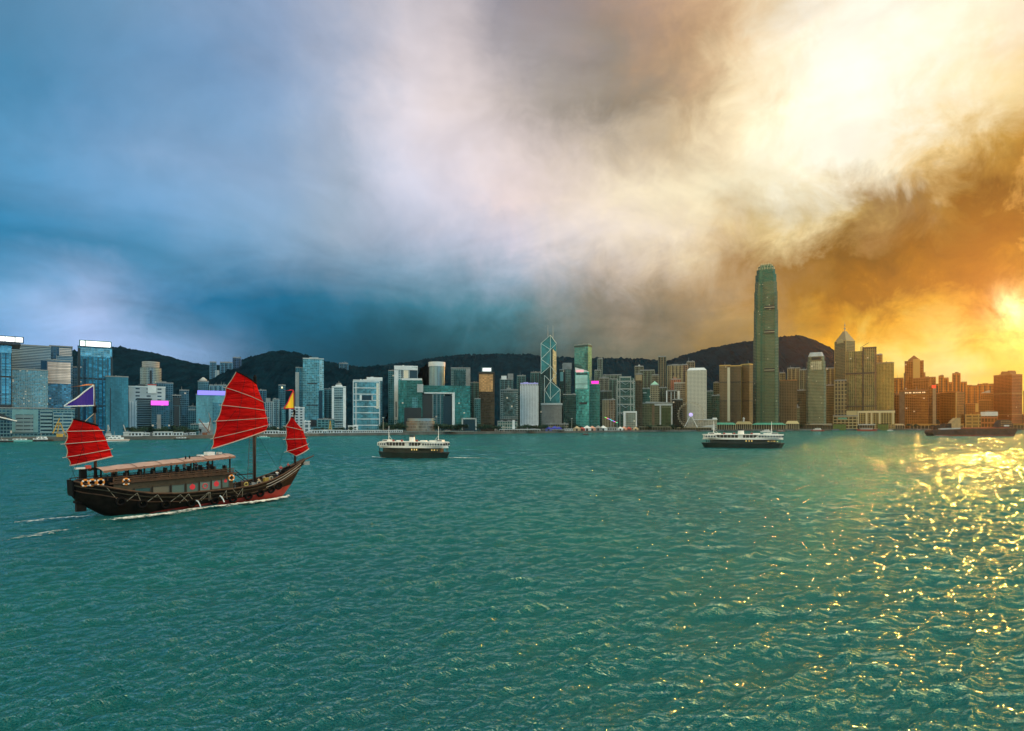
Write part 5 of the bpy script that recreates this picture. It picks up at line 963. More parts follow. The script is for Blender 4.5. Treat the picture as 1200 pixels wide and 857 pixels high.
# ------------------------------------------------------------------ two harbour ferries
FH_ = mat('ferry_hull', (.012, .022, .018), .45, noise=.3, nscale=.4); FW = mat('ferry_white', (.84, .81, .76), .45, noise=.06, nscale=.5); FG_ = mat('ferry_green', (.02, .09, .06), .5)
CAB = mat('cabin_glow', (.10, .07, .03), .5); WARM = mat('cabin_lamp', (.9, .7, .3), emit=(1, .62, .15), es=.8)
def ferry(label, loc, rz, sc):
    r = empty('ferry', loc, rz); r.scale = (sc, sc, min(sc, .92 + (sc - .93) * .35)); tag(r, label, 'ferry', kind='thing')
    def ol(hl, hb, n=9, p=2.6):   # double ended plan
        top = [(-hl + 2 * hl * i / (2 * n), 0) for i in range(2 * n + 1)]
        y = lambda x: hb * max(0, 1 - abs(x / hl) ** p) ** .6
        a = [(x, -y(x)) for x, _ in top]; return a + [(x, y(x)) for x, _ in reversed(top[1:-1])]
    MB().prism(ol(15.6, 3.9), -.8, 2.5, True, ol(17, 4.4)).build('hull', FH_, r)
    MB().prism(ol(17.2, 4.55), 2.5, 2.75).build('rubbing_strake', DARK, r)
    MB().box(-12.2, 12.2, -4.05, 4.05, 2.75, 3.5).build('bulwark', FH_, r)
    MB().box(-6.2, 4.2, -3.9, 3.9, 3.5, 4.45).build('lower_cabin', FH_, r)
    pm = MB()
    for x in np.linspace(-14.5, 14.5, 17):
        for s_ in (-1, 1): pm.box(x - .13, x + .13, s_ * 4.0 - .1, s_ * 4.0 + .1, 2.75, 4.5)
    pm.build('stanchions', FH_, r)
    lm = MB()
    for x in (.9, 2.1, 3.2): lm.box(x - .18, x + .18, -4.0, -3.92, 3.5, 4.2)
    for x in (10, 11.2, 12.4): lm.box(x - .25, x + .25, -3.2, -3.1, 3.5, 3.9)
    lm.build('deck_lights', WARM, r); MB().box(-13.4, 13.4, -2.2, 2.2, 2.75, 4.4).build('inner_casing', mat('casing', (.05, .06, .05), .6), r)
    up = MB().prism(ol(16.6, 4.45), 4.55, 4.95); up.build('upper_deck', FW, r); MB().prism(ol(16.4, 4.2, p=4), 4.95, 5.5).build('deck_rail_panel', FW, r)
    MB().box(-13.8, 13.8, -3.4, 3.4, 5.5, 7.0).build('saloon', mat('saloon_shade', (.035, .035, .032), .3), r)  # dark core puts shade inside the open saloon
    for x0, x1, nw in ((-16, -11.7, 4), (5.6, 16, 9)):     # end saloons: white walls with square windows
        for s_ in (-1, 1):
            wl = MB(); st = (x1 - x0) / nw; gl_ = []
            for i in range(nw):
                a = x0 + st * i; tap = 1 - max(0, (abs(a + st / 2) - 12.5) / 12)
                y = s_ * 4.15 * tap; wl.box(a, a + st * .30, y - .08, y + .08, 5.5, 7.0); wl.box(a + st * .30, a + st, y - .08, y + .08, 6.6, 7.0); wl.box(a + st * .30, a + st, y - .08, y + .08, 5.5, 5.75)
                gl_.append(MB().box(a + st * .30, a + st, y - .03, y + .03, 5.75, 6.6))
            wo = wl.build('end_wall', FW, r)
            for g_ in gl_: g_.build('window', NAVY, wo)
    MB().box(-2.4, -.4, -4.2, 4.2, 5.5, 7.0).build('stair_casing', FW, r)
    rl = MB()
    for x in np.linspace(-11.3, 5.2, 12):
        for s_ in (-1, 1): rl.box(x - .09, x + .09, s_ * 4.1 - .07, s_ * 4.1 + .07, 5.5, 7.0)
    for s_ in (-1, 1):                                       # curved corners of the open promenade
        for cx, d in ((-11.6, 1), (5.5, -1)):
            rl.slab([(cx, 5.5), (cx + d * 1.4, 5.5), (cx + d * .5, 5.95), (cx + d * .12, 6.6), (cx, 7.0)] if d > 0 else [(cx, 7.0), (cx + d * .12, 6.6), (cx + d * .5, 5.95), (cx + d * 1.4, 5.5), (cx, 5.5)], s_ * 4.1 - .06, s_ * 4.1 + .06)
    rl.build('promenade_posts', FW, r)
    MB().prism(ol(16.8, 4.6, p=4), 7.0, 7.32).build('roof', FW, r)
    for x in (-10.5, -6, 5.5, 9.8): f = MB().box(x - 1.4, x + 1.4, -2.2, -.6, 7.32, 7.9).build('life_raft_box', FW, r)
    for x in (-12.8, 12.8):
        wh = MB().box(x - 1.4, x + 1.4, -1.6, 1.6, 7.32, 8.1).build('wheelhouse', FW, r); MB().box(x - 1.2, x + 1.2, -1.66, -1.58, 7.55, 7.95).build('window_glass', NAVY, wh)
        MB().tube((x * .93, 0, 7.3), (x * .93, 0, 14.2), .17, 8, .1).tube((x * .93, 0, 10), (x * .93 - math.copysign(2, x), 0, 7.6), .06, 5).build('mast', FW, r)
    for x in (-8, -3.9, 3.2): MB().box(x - .4, x + .4, -3.9, -3.5, 7.4, 8.2).build('vent_cowl', mat('cowl_red', (.35, .05, .04), .5), r)
    fn = MB().cyl(-.6, 0, 1.35, 7.32, 9.3, 16, 1.2).build('funnel', FW, r); MB().cyl(-.6, 0, 1.25, 9.3, 10.1, 16, 1.2).build('funnel_cap', DARK, fn)
    return r
Y1 = CH * F / (537.2 - HY); ferry('nearer white and dark green ferry steaming left with two thin masts', (*gxy(484.5, Y1 + 3), 0), R_(-14), .88)
Y2 = CH * F / (525.2 - HY); ferry('farther white and dark ferry broadside in front of the green roofed pier', (*gxy(870, Y2 + 3), 0), R_(-12), 1.30)

# ------------------------------------------------------------------ rusty cargo barge at the right
Y3 = CH * F / (511 - HY); k3 = Y3 / F; L3 = 101 * k3
bg_ = empty('cargo_barge', (*gxy(1137, Y3 + 8), 0), R_(-6)); bg_.scale = (.93, .93, 1.22); tag(bg_, 'long rusty cargo barge with tyres along its side and a caged wheelhouse', 'barge', kind='thing')
bx = lambda px: (px - 1136.5) * k3; bz = lambda py: (511 - py) * k3
bh = mat('barge_hull', (.05, .032, .018), .7, noise=.5, nscale=.15); br_ = mat('barge_red', (.20, .045, .02), .7, noise=.3, nscale=.2)
MB().slab([(bx(1090), -1), (bx(1182), -1), (bx(1185), bz(507)), (bx(1186.5), bz(503.4)), (bx(1087), bz(505.4)), (bx(1086.4), bz(508)), (bx(1088), bz(510))], -9, 9).build('hull', bh, bg_)
MB().box(bx(1091), bx(1181), -9.15, 9.15, -.6, bz(510.1)).build('boot_band', br_, bg_)
MB().slab([(bx(1120), bz(504.3)), (bx(1176), bz(503.3)), (bx(1176), bz(502.4)), (bx(1120), bz(503.4))], -8.6, 8.6).build('hatch_coaming', br_, bg_)
MB().slab([(bx(1096), bz(505)), (bx(1120), bz(504.4)), (bx(1120), bz(503.2)), (bx(1096), bz(503.8))], -8.8, 8.8).build('hatch_coaming', PALE, bg_)
for px in (1094, 1111, 1118, 1127, 1140, 1152, 1164, 1176): MB().torus((bx(px), -9.3, bz(508 - (px - 1094) / 82 * 1.2)), (0, 1, 0), .75, .32, 12, 6).build('tyre_fender', DARK, bg_)
wh = MB().slab([(bx(1166), bz(503.2)), (bx(1185), bz(503)), (bx(1183), bz(499)), (bx(1179), bz(495.4)), (bx(1171), bz(495.6)), (bx(1168), bz(499))], -5, 5).build('wheelhouse', bh, bg_)
wg = MB()
for i in range(7):
    for j in range(3): x = bx(1169.5 + i * 1.9); wg.box(x, x + 1.2 * k3, -5.15, -5.02, bz(501.6 - j * 2), bz(500.4 - j * 2))
wg.build('window_grid', mat('barge_glass', (.30, .18, .06), .3), wh); MB().box(bx(1173), bx(1179), -5.3, -5.16, bz(501.8), bz(500.6)).build('name_plate', WH, wh)
MB().tube((bx(1183.5), 0, bz(503)), (bx(1183.5), 0, bz(494)), .2).build('mast', bh, bg_)
gr_ = MB(); r5 = random.Random(3)
for i in range(9): x = bx(1090 + i * 2.6 + r5.random()); gr_.box(x, x + (.9 + r5.random()) * k3, -4, 2, bz(505), bz(501.5 - 3 * r5.random()))
gr_.build('deck_machinery', bh, bg_); MB().tube((bx(1098), 0, bz(504)), (bx(1099), 0, bz(496)), .3).tube((bx(1108), 0, bz(504)), (bx(1108), 0, bz(497)), .25).tube((bx(1098.6), 0, bz(498)), (bx(1108), 0, bz(503)), .15).build('derrick_post', bh, bg_)
MB().slab([(bx(1112), bz(503.6)), (bx(1123), bz(503.4)), (bx(1123), bz(493.6)), (bx(1118), bz(493.6)), (bx(1114), bz(496.6)), (bx(1111.6), bz(499))], -3.5, 3.5).build('grab_hopper', mat('hopper', (.42, .28, .12), .7, noise=.2, nscale=.3), bg_); MB().tube((bx(1120), 0, bz(494)), (bx(1120), 0, bz(481)), .16).build('hopper_mast', GOLD, bg_)

# ------------------------------------------------------------------ the red sailed junk (local x runs from stern to bow, -y is the side we see, z up from the waterline)
JO, JA = (-58.117, 86.859), R_(52.49)
jk = empty('junk', (*JO, 0), JA); tag(jk, 'old wooden junk under three ribbed red sails in the left foreground', 'junk', kind='thing')
WOOD = mat('dark_timber', (.011, .007, .005), .7, spec=.2, noise=.5, nscale=1.1, bump=.3); WOODM = mat('brown_timber', (.065, .028, .014), .62, noise=.45, nscale=1.6, bump=.3); WOODG = mat('weathered_timber', (.034, .025, .013), .7, noise=.45, nscale=1.2)
HRED = mat('antifouling_red', (.30, .026, .02), .5, noise=.35, nscale=.7); ROPE = mat('pale_rope', (.40, .34, .26), .8); BLK = mat('tarred_black', (.007, .006, .006), .75, spec=.12); DECK = mat('deck_planks', (.10, .065, .04), .7, noise=.3, nscale=2.)
def lerpt(tab, s):
    for (a, b_), (c, d) in zip(tab, tab[1:]):
        if s <= c: return b_ + (d - b_) * max(0, (s - a) / (c - a))
    return tab[-1][1]
SHEER = [(-3.9, 5.3), (-3, 4.95), (-1, 4.5), (1.5, 3.75), (5, 3.0), (9, 2.65), (17, 2.65), (21, 2.9), (24, 3.4), (27, 4.3), (30, 5.5), (32.6, 6.7)]
BEAM = [(-3.9, 1.0), (-3, 1.95), (0, 3.1), (5, 3.35), (16, 3.3), (21, 3.05), (25, 2.4), (28, 1.65), (30.5, .85), (32.6, .22)]
KEEL = [(-3.9, 3.2), (-3.6, 2.7), (-3.2, 2.2), (-2, 1.4), (-.5, .35), (1.5, -.6), (5, -1.2), (24, -1.2), (26.5, -.7), (28, .3), (30, 2.6), (31.6, 5.0), (32.6, 6.3)]
REDZ = [(-3.9, -2), (2, -1.0), (6, .15), (12, .55), (20, 1.0), (25, 1.7), (28, 2.1), (29.6, 2.3), (33, 2.3)]
ss = [-3.9 + 36.5 * i / 74 for i in range(75)]
def hull_pt(s, z, side):
    zs, zk, b_ = lerpt(SHEER, s), lerpt(KEEL, s), lerpt(BEAM, s); f = min(1, max(0, (z - zk) / max(.05, zs - zk)))
    return (s, side * b_ * (f ** .42) * (.86 + .14 * f), z)
hu, hr, hk = MB(), MB(), MB()
for a, c in zip(ss, ss[1:]):
    for side in (-1, 1):
        def colz(s):
            zs, zk = lerpt(SHEER, s), lerpt(KEEL, s); zr = min(max(lerpt(REDZ, s), zk), zs)
            return [zk + (zr - zk) * (i / 4) ** 1.6 for i in range(5)], [zr + (zs - zr) * i / 8 for i in range(9)]
        (ra, ua), (rc, uc) = colz(a), colz(c)
        for Z0, Z1, tgt in ((ra, rc, hr), (ua, uc, hu)):
            for i in range(len(Z0) - 1):
                P = [hull_pt(a, Z0[i], side), hull_pt(c, Z1[i], side), hull_pt(c, Z1[i + 1], side), hull_pt(a, Z0[i + 1], side)]
                if Z0[i + 1] - Z0[i] + Z1[i + 1] - Z1[i] > .01: tgt.face(P if side < 0 else P[::-1])
zt = [(hull_pt(-3.9, 3.2 + 2.1 * i / 6, -1), hull_pt(-3.9, 3.2 + 2.1 * i / 6, 1)) for i in range(7)]
for (p, q_), (r1, s1) in zip(zt, zt[1:]): hu.face([q_, p, r1, s1])
hu.build('hull', WOOD, jk, smooth=True); hr.build('red_bottom', HRED, jk, smooth=True)
dk = MB()
for a, c in zip(ss, ss[1:]):
    za, zc = lerpt(SHEER, a) - .75, lerpt(SHEER, c) - .75; dk.face([(a, -lerpt(BEAM, a) * .93, za), (c, -lerpt(BEAM, c) * .93, zc), (c, lerpt(BEAM, c) * .93, zc), (a, lerpt(BEAM, a) * .93, za)])
dk.build('deck', DECK, jk)
for side in (-1, 1):
    for dz, rr, nm, m in ((.02, .13, 'cap_rail', WOODM), (-.55, .09, 'rub_rail', WOODG), (-1.25, .08, 'rub_rail', WOODM)):
        tb = MB(); pts = []
        for s in ss[::2]:
            if dz < -.1 and s > 31: continue
            p = hull_pt(s, lerpt(SHEER, s) + dz, side); pts.append((p[0], p[1] + side * .05, p[2]))
        tb.path(pts, rr); tb.build(nm, m, jk)
bw = MB()
for dz in (-.28, -.8): bw.path([(p[0], p[1] - .06, p[2]) for p in (hull_pt(s, lerpt(SHEER, s) + dz - .02 * (32 - s), -1) for s in np.linspace(23.5, 31.4, 12))], .055)
bw.build('bow_stripe', mat('worn_white_paint', (.45, .43, .40), .6), jk)
# stern works: transom board, rudder head, poop block
MB().slab([(-4.05, 3.4), (-3.88, 3.2), (-3.9, 5.35), (-4.15, 5.45)], -1.05, 1.05).build('transom', BLK, jk); MB().box(-3.4, -2.2, -.3, .3, 1.0, 2.6).build('rudder_trunk', WOOD, jk); MB().box(-3.5, -2.6, -.7, .7, 2.15, 2.5).build('rudder_shelf', BLK, jk)
po = MB().prism([(-3.7, -1.1), (-2.5, -2.0), (2.2, -2.75), (2.2, 2.75), (-2.5, 2.0), (-3.7, 1.1)], 4.2, 5.25); po.build('poop_house', BLK, jk)
for side in (-1, 1): MB().path([(-3.7, side * 1.2, 5.55), (-2.5, side * 2.1, 5.6), (1.6, side * 2.75, 5.65)], .06).path([(-3.7, side * 1.2, 5.2), (-3.7, side * 1.2, 5.6)], .06).path([(-2.5, side * 2.1, 5.2), (-2.5, side * 2.1, 5.6)], .06).path([(-.4, side * 2.6, 5.2), (-.4, side * 2.6, 5.6)], .06).build('poop_rail', WOODM, jk)
MB().box(-2.9, -2.2, -.45, .45, 5.15, 6.9).build('helm_locker', BLK, jk); MB().box(-3.6, -2.5, -.8, -.1, 6.9, 7.12).build('white_lamp_box', mat('white_lamp', (.8, .75, .72), .4), jk); MB().box(-2.3, -1.7, -.5, .1, 6.9, 7.35).build('red_lamp_box', mat('red_lamp', (.7, .08, .05), .4), jk)
# saloon on the main deck
for a, c in ((-1, 1),):
    sl_ = MB(); xs = np.linspace(.2, 17.4, 18)
    for x0, x1 in zip(xs, xs[1:]):
        for side in (-1, 1):
            P = [(x0, side * 3.0, lerpt(SHEER, x0) - .3), (x1, side * 3.0, lerpt(SHEER, x1) - .3), (x1, side * 2.85, 4.75 + .02 * x1), (x0, side * 2.85, 4.75 + .02 * x0)]
            sl_.face(P if side < 0 else P[::-1])
    sl_.face([(17.4, -3, 1.9), (17.4, 3, 1.9), (17.4, 2.85, 5.1), (17.4, -2.85, 5.1)]); sl_.build('saloon_side', WOODG, jk)
MB().slab([(-.3, 4.7), (18.0, 5.08), (18.0, 5.25), (-.3, 4.9)], -3.15, 3.15).build('upper_deck', WOODM, jk)
FRM = mat('window_frame', (.035, .028, .02), .6); GLS = [mat('cabin_glass', c, .12, spec=.8) for c in ((.03, .07, .08), (.16, .13, .10), (.10, .14, .13), (.17, .20, .19))]; DECAL = mat('red_lantern_print', (.75, .03, .05), .6)
wins = [(2.9, 4.9, 3.35, 3.85, 0, 0), (5.3, 7.5, 3.0, 3.9, 1, 0), (7.9, 9.7, 2.75, 3.95, 2, 0), (10.05, 11.75, 2.75, 4.0, 2, 1), (12.05, 13.6, 2.8, 4.1, 3, 3), (13.9, 15.3, 2.9, 4.2, 3, 1), (15.55, 16.6, 3.0, 4.3, 2, 2)]
for x0, x1, z0, z1, g_, dcl in wins:
    yy = -3.04
    f = MB().box(x0 - .1, x1 + .1, yy - .10, yy + .05, z1, z1 + .12).box(x0 - .1, x1 + .1, yy - .10, yy + .05, z0 - .12, z0).box(x0 - .1, x0, yy - .10, yy + .05, z0, z1).box(x1, x1 + .1, yy - .10, yy + .05, z0, z1).build('window', FRM, jk)
    MB().box(x0, x1, yy - .03, yy + .02, z0, z1).build('pane', GLS[g_], f)
    cx, cz = (x0 + x1) / 2, (z0 + z1) / 2 + .1
    if dcl in (1, 2):
        rr = .42 if dcl == 1 else .26; cz += 0 if dcl == 1 else .25
        d_ = MB(); d_.tube((cx, yy - .045, cz), (cx, yy - .032, cz), rr, 14); d_.box(cx - .05, cx + .05, yy - .045, yy - .032, cz + rr, cz + rr + .2); d_.build('lantern_print', DECAL, f)
    if dcl == 3: MB().torus((cx, yy - .05, cz - .1), (0, 1, 0), .36, .06, 16, 5).build('lantern_print', DECAL, f)
# upper deck: posts, rails, benches, canopy
cz_ = lambda x: 6.65 + (x + .7) * .068
for side in (-1, 1):
    for x in (.6, 4.2, 7.9, 11.2, 13.4, 16.9): MB().box(x - .09, x + .09, side * 2.85 - .09, side * 2.85 + .09, 4.8, cz_(x) + .05).build('canopy_post', WOOD, jk)
    rb = MB()
    for x0, x1 in zip(np.linspace(.2, 17.6, 15), np.linspace(.2, 17.6, 15)[1:]):
        dz = .02 * x0; rb.box(x0 + .04, x1 - .04, side * 2.92 - .04, side * 2.92 + .04, 4.95 + dz, 5.12 + dz); rb.box(x0 + .04, x1 - .04, side * 2.92 - .04, side * 2.92 + .04, 5.24 + dz, 5.42 + dz); rb.box(x0 - .06, x0 + .06, side * 2.92 - .05, side * 2.92 + .05, 4.85 + dz, 5.62 + dz)
    rb.tube((.2, side * 2.92, 5.6), (17.6, side * 2.92, 5.95), .07); rb.build('upper_rail', WOODM, jk)
CUSH = mat('dark_cushion', (.03, .018, .014), .8)
for i, x in enumerate(np.linspace(1.4, 15.8, 9)):
    for side in (-1, 1):
        bq = MB().box(x - .7, x + .7, side * 2.2 - .5, side * 2.2 + .5, 5.0 + .02 * x, 5.45 + .02 * x).build('bench', WOODM, jk); MB().box(x + .45, x + .68, side * 2.2 - .5, side * 2.2 + .5, 5.45 + .02 * x, 6.15 + .02 * x).build('bench_back', CUSH, bq)
CANV = mat('pinkish_canvas', (.42, .27, .23), .85, noise=.18, nscale=.8); P = []
for i in range(25):
    x = -1.1 + 18.9 * i / 24
    sag = -.07 * math.sin(math.pi * ((i * 6 / 24) % 1)); row = [(x + (.9 if j == 4 else 0) * 0, -3.0 + 6.0 * j / 8, cz_(x) + .38 * (1 - ((j - 4) / 4) ** 2) + sag) for j in range(9)]; P.append(row)
cn = MB().grid([[p for p in r] for r in P]); cn.grid([[(p[0], p[1], p[2] - .05) for p in r][::-1] for r in P]); co_ = cn.build('canopy', CANV, jk, smooth=False)
for side in (-1, 1):
    P = [[(-1.05 + 18.8 * i / 90, side * 3.02, cz_(-1.05 + 18.8 * i / 90) + .02 - (.26 + .05 * (i % 3)) * j) for j in (0, 1)] for i in range(91)]
    MB().grid(P).build('canopy_fringe', mat('canopy_fringe_rust', (.26, .12, .08), .85), jk).parent = co_
sm = MB()
for x in (3.2, 6.6, 9.8, 13.2): sm.path([(x, -3.0 + 6 * j / 8, cz_(x) + .40 * (1 - ((j - 4) / 4) ** 2) + .0) for j in range(9)], .035)
sm.build('canopy_seam', mat('seam_brown', (.14, .08, .07), .8), jk).parent = co_
MB().box(14.4, 15.6, -.6, .6, cz_(15) + .36, cz_(15) + .9).box(13.2, 13.9, -.5, .5, cz_(13.5) + .36, cz_(13.5) + .6).build('liferaft_canister', WH, jk); MB().box(16.3, 16.9, -.4, .4, cz_(16.6) + .36, cz_(16.6) + .7).build('white_horn', PALE, jk)
for x in (10.6, 11.2): MB().tube((x, -1.5, cz_(x) + .3), (x, -1.5, cz_(x) + .75), .1).build('vent_pipe', BLK, jk)
# life rings
RNG = mat('ring_orange', (.85, .26, .03), .5); RNW = mat('ring_white', (.8, .78, .74), .5)
for x, z, y in ((1.75, 4.95, -2.98), (-2.9, 5.02, -2.02), (-2.15, 5.04, -2.26), (-1.25, 5.05, -2.5), (17.0, 4.45, -3.12)):
    o = MB().torus((x, y, z), (0, 1, 0), .42, .12, 20, 8).build('life_ring', RNG, jk, smooth=True)
    for i in range(4): t = math.pi / 4 + i * math.pi / 2; MB().box(x + .42 * math.cos(t) - .1, x + .42 * math.cos(t) + .1, y - .14, y + .0, z + .42 * math.sin(t) - .1, z + .42 * math.sin(t) + .1).build('white_tape', RNW, o)
# fender ropes and tyres
zg = MB()
for a, m_, c in ((2.0, 3.1, 3.9), (4.4, 5.8, 7.0), (7.6, 9.0, 10.6), (9.2, 10.2, 11.4), (11.9, 13.3, 13.7), (12.4, 13.5, 14.0), (15.6, 16.1, 16.6), (18.3, 18.9, 19.2)):
    q0 = lambda s, dz: (lambda p: (p[0], p[1] - .08, p[2]))(hull_pt(s, lerpt(SHEER, s) + dz, -1))
    zg.path([q0(a, -1.5), q0(m_, -.15), q0(c, -1.6)], .045, 5)
zg.path([q0(-.6, -.1), q0(.9, -1.6)], .045); zg.path([q0(17.2, -.1), q0(18.2, -1.0)], .04); zg.build('fender_rope', ROPE, jk)
for s in (1.2, 4.0, 7.2, 11.0, 14.6, 17.6, 20.3, 22.5, 24.6, 26.2):
    p = hull_pt(s, lerpt(SHEER, s) - 1.7, -1); MB().torus((p[0], p[1] - .2, p[2]), (0, 1, .15), .52, .2, 16, 7).build('tyre_fender', BLK, jk, smooth=True)
for s, zb in ((11.6, .5), (15.2, .9)):   # cooling water running out of the side
    p = hull_pt(s, zb + .8, -1); tb = MB(); pts = [(p[0] + .10 * i, p[1] - .08 - .10 * i, p[2] - .055 * i * i * .75) for i in range(6)]
    for i, (u, v) in enumerate(zip(pts, pts[1:])): tb.tube(u, v, .09, 6)
    tb.build('outlet_jet', mat('white_water', (.8, .82, .82), .3), jk)
# masts
MAST = mat('mast_timber', (.06, .028, .018), .55, noise=.3, nscale=1.)
MB().tube((22.7, 0, 1.8), (22.8, 0, 20.4), .30, 12, .17).build('main_mast', MAST, jk, smooth=True); MB().tube((30.6, 0, 4.6), (30.3, 0, 19.2), .20, 10, .09).build('fore_mast', MAST, jk, smooth=True); MB().tube((-1.0, 0, 4.9), (-1.2, 0, 18.7), .22, 10, .09).build('mizzen_mast', MAST, jk, smooth=True)
ct = MB(); ct.cyl(22.8, 0, .34, 20.3, 20.7, 10).cyl(22.8, 0, .22, 20.7, 21.2, 10, .3).cyl(22.8, 0, .30, 21.2, 21.6, 10, .1); ct.box(22.4, 22.7, -.2, .2, 20.0, 20.6); ct.build('masthead', BLK, jk)
for s_, z_ in ((-1.1, 14.7), (30.4, 14.8)): MB().cyl(s_, 0, .22, z_, z_ + .9, 10).build('mast_band', BLK, jk)
# sails: panels between battens, belly to the camera side
SAIL = bpy.data.materials.new('red_sailcloth'); SAIL.use_nodes = True; nt = SAIL.node_tree; p = nt.nodes['Principled BSDF']
t = nd(nt, 'ShaderNodeTexCoord').outputs['Object']
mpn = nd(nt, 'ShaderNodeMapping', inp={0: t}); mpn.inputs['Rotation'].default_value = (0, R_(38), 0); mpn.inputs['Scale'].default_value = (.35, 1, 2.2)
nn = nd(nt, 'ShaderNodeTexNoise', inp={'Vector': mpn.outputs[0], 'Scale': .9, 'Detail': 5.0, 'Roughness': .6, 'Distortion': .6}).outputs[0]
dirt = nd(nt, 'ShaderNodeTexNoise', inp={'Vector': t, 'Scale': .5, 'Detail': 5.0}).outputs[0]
nt.links.new(mixc(nt, nd(nt, 'ShaderNodeMapRange', inp={0: mth(nt, 'ADD', mth(nt, 'MULTIPLY', dirt, .45), mth(nt, 'MULTIPLY', nn, .55)), 1: .42, 2: .64, 3: 0., 4: 1.}).outputs[0], (.95, .010, .012), (.52, .006, .010)), p.inputs['Base Color'])  # random dirt, plus diagonal streaks painting fold shade into the cloth
nt.links.new(nd(nt, 'ShaderNodeBump', inp={'Strength': 1.0, 'Distance': 1.1, 'Height': nn}).outputs[0], p.inputs['Normal']); p.inputs['Roughness'].default_value = .75; p.inputs['Specular IOR Level'].default_value = .15
tl = nd(nt, 'ShaderNodeBsdfTranslucent', inp={0: (1., .02, .01, 1)}); mx = nd(nt, 'ShaderNodeMixShader', inp={0: .5, 1: p.outputs[0], 2: tl.outputs[0]})
nt.links.new(mx.outputs[0], nt.nodes['Material Output'].inputs[0])
BAT = mat('pale_batten', (.52, .38, .33), .6); SEAM = mat('sail_seam', (.16, .006, .01), .8)
def sail(name, aft, fwd, belly, yo=-.35, parent=jk, seed=0):
    """aft/fwd: matching edge points (x,z) from head to foot"""
    r = random.Random(seed); P = []; bt = MB(); n = len(aft) - 1; ny = 14
    for i in range(n):
        sub = 7
        for j in range(sub + (1 if i == n - 1 else 0)):
            f = j / sub; row = []
            a = Vector((*aft[i], 0)).lerp(Vector((*aft[i + 1], 0)), f); c = Vector((*fwd[i], 0)).lerp(Vector((*fwd[i + 1], 0)), f)
            sc_ = math.sin(math.pi * f)
            a.x += .22 * sc_ * (1 if i else .4) ; c.x -= .08 * sc_
            for k in range(ny + 1):
                u = k / ny; pt = a.lerp(c, u)
                dep = belly * math.sin(math.pi * u) ** .8 * (.75 + .25 * math.sin(math.pi * (i + f) / n)) + .14 * belly * sc_ * math.sin(math.pi * u)
                row.append((pt.x, yo - dep, pt.y))
            P.append(row)
    mb = MB(); mb.grid(P); mb.grid([[(x, y + .03, z) for x, y, z in row[::-1]] for row in P])
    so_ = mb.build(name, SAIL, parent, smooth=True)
    for i in range(1, n):
        row = P[i * 7]; pts = [(x, y - .07, z) for x, y, z in row]; d = Vector(pts[-1]) - Vector(pts[-2]); e = Vector(pts[0]) - Vector(pts[1])
        pts = [tuple(Vector(pts[0]) + e.normalized() * .45)] + pts + [tuple(Vector(pts[-1]) + d.normalized() * .35)]
        MB().path(pts, .048, 6).build('batten', BAT, so_)
    MB().path([(x, y - .05, z) for x, y, z in P[-1]], .09).build('boom', BAT, so_); MB().path([(x, y - .05, z) for x, y, z in P[0]], .11).build('yard', BLK, so_)
    MB().path([(r_[0][0], r_[0][1] - .02, r_[0][2]) for r_ in P], .05).build('leech_rope', ROPE, so_)
    sx = MB()
    for u in (5, 10): sx.path([(r_[u][0], r_[u][1] - .035, r_[u][2]) for r_ in P], .022, 4)
    sx.build('seam', SEAM, so_); return so_
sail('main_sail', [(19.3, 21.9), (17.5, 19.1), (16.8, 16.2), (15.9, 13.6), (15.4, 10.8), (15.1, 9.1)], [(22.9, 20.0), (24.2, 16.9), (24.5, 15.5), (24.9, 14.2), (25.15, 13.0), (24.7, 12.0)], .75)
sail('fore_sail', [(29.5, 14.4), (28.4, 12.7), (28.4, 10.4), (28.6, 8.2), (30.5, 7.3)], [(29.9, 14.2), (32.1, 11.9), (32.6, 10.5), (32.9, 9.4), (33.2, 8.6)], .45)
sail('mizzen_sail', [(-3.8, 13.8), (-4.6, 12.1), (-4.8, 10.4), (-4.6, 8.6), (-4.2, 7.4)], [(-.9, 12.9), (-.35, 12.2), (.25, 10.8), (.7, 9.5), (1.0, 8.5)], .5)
for p_, q_ in (((22.8, 0, 20.2), (20.5, -.4, 21.0)), ((30.3, 0, 15.4), (29.7, -.3, 14.4)), ((-1.2, 0, 14.6), (-2.6, -.4, 13.3))): MB().tube(p_, q_, .05).build('halyard', ROPE, jk)
# flags
def flag(name, pts, m, y, edge=None):
    q = MB(); n = 10; (ax, az_), (bx_, bz_), (tx, tz) = pts; P = []
    for i in range(n + 1):
        u = i / n; P.append([(ax + (tx - ax) * u + 0, y + .22 * math.sin(u * 7) * u, az_ + (tz - az_) * u + .10 * math.sin(u * 9) * u), (bx_ + (tx - bx_) * u, y + .22 * math.sin(u * 7 + .5) * u, bz_ + (tz - bz_) * u)])
    q.grid(P); o = q.build(name, m, jk)
    if edge: MB().path([p[0] for p in P], .09).path([p[1] for p in P], .09).path([P[0][0], P[0][1]], .08).build('flag_border', edge, o)
    return o
FLU = mat('violet_flag', (.032, .008, .26), .7); FLY = mat('yellow_flag', (1., .62, .02), .7, emit=None); RDF = mat('red_cloth', (.7, .02, .03), .7); ORF = mat('orange_cloth', (.65, .22, .08), .7)
flag('violet_flag', [(-1.25, 18.6), (-1.2, 15.7), (-4.7, 15.5)], FLU, -.02, WH); flag('yellow_flag', [(30.25, 19.2), (30.35, 16.0), (28.4, 15.9)], FLY, -.02, RDF)
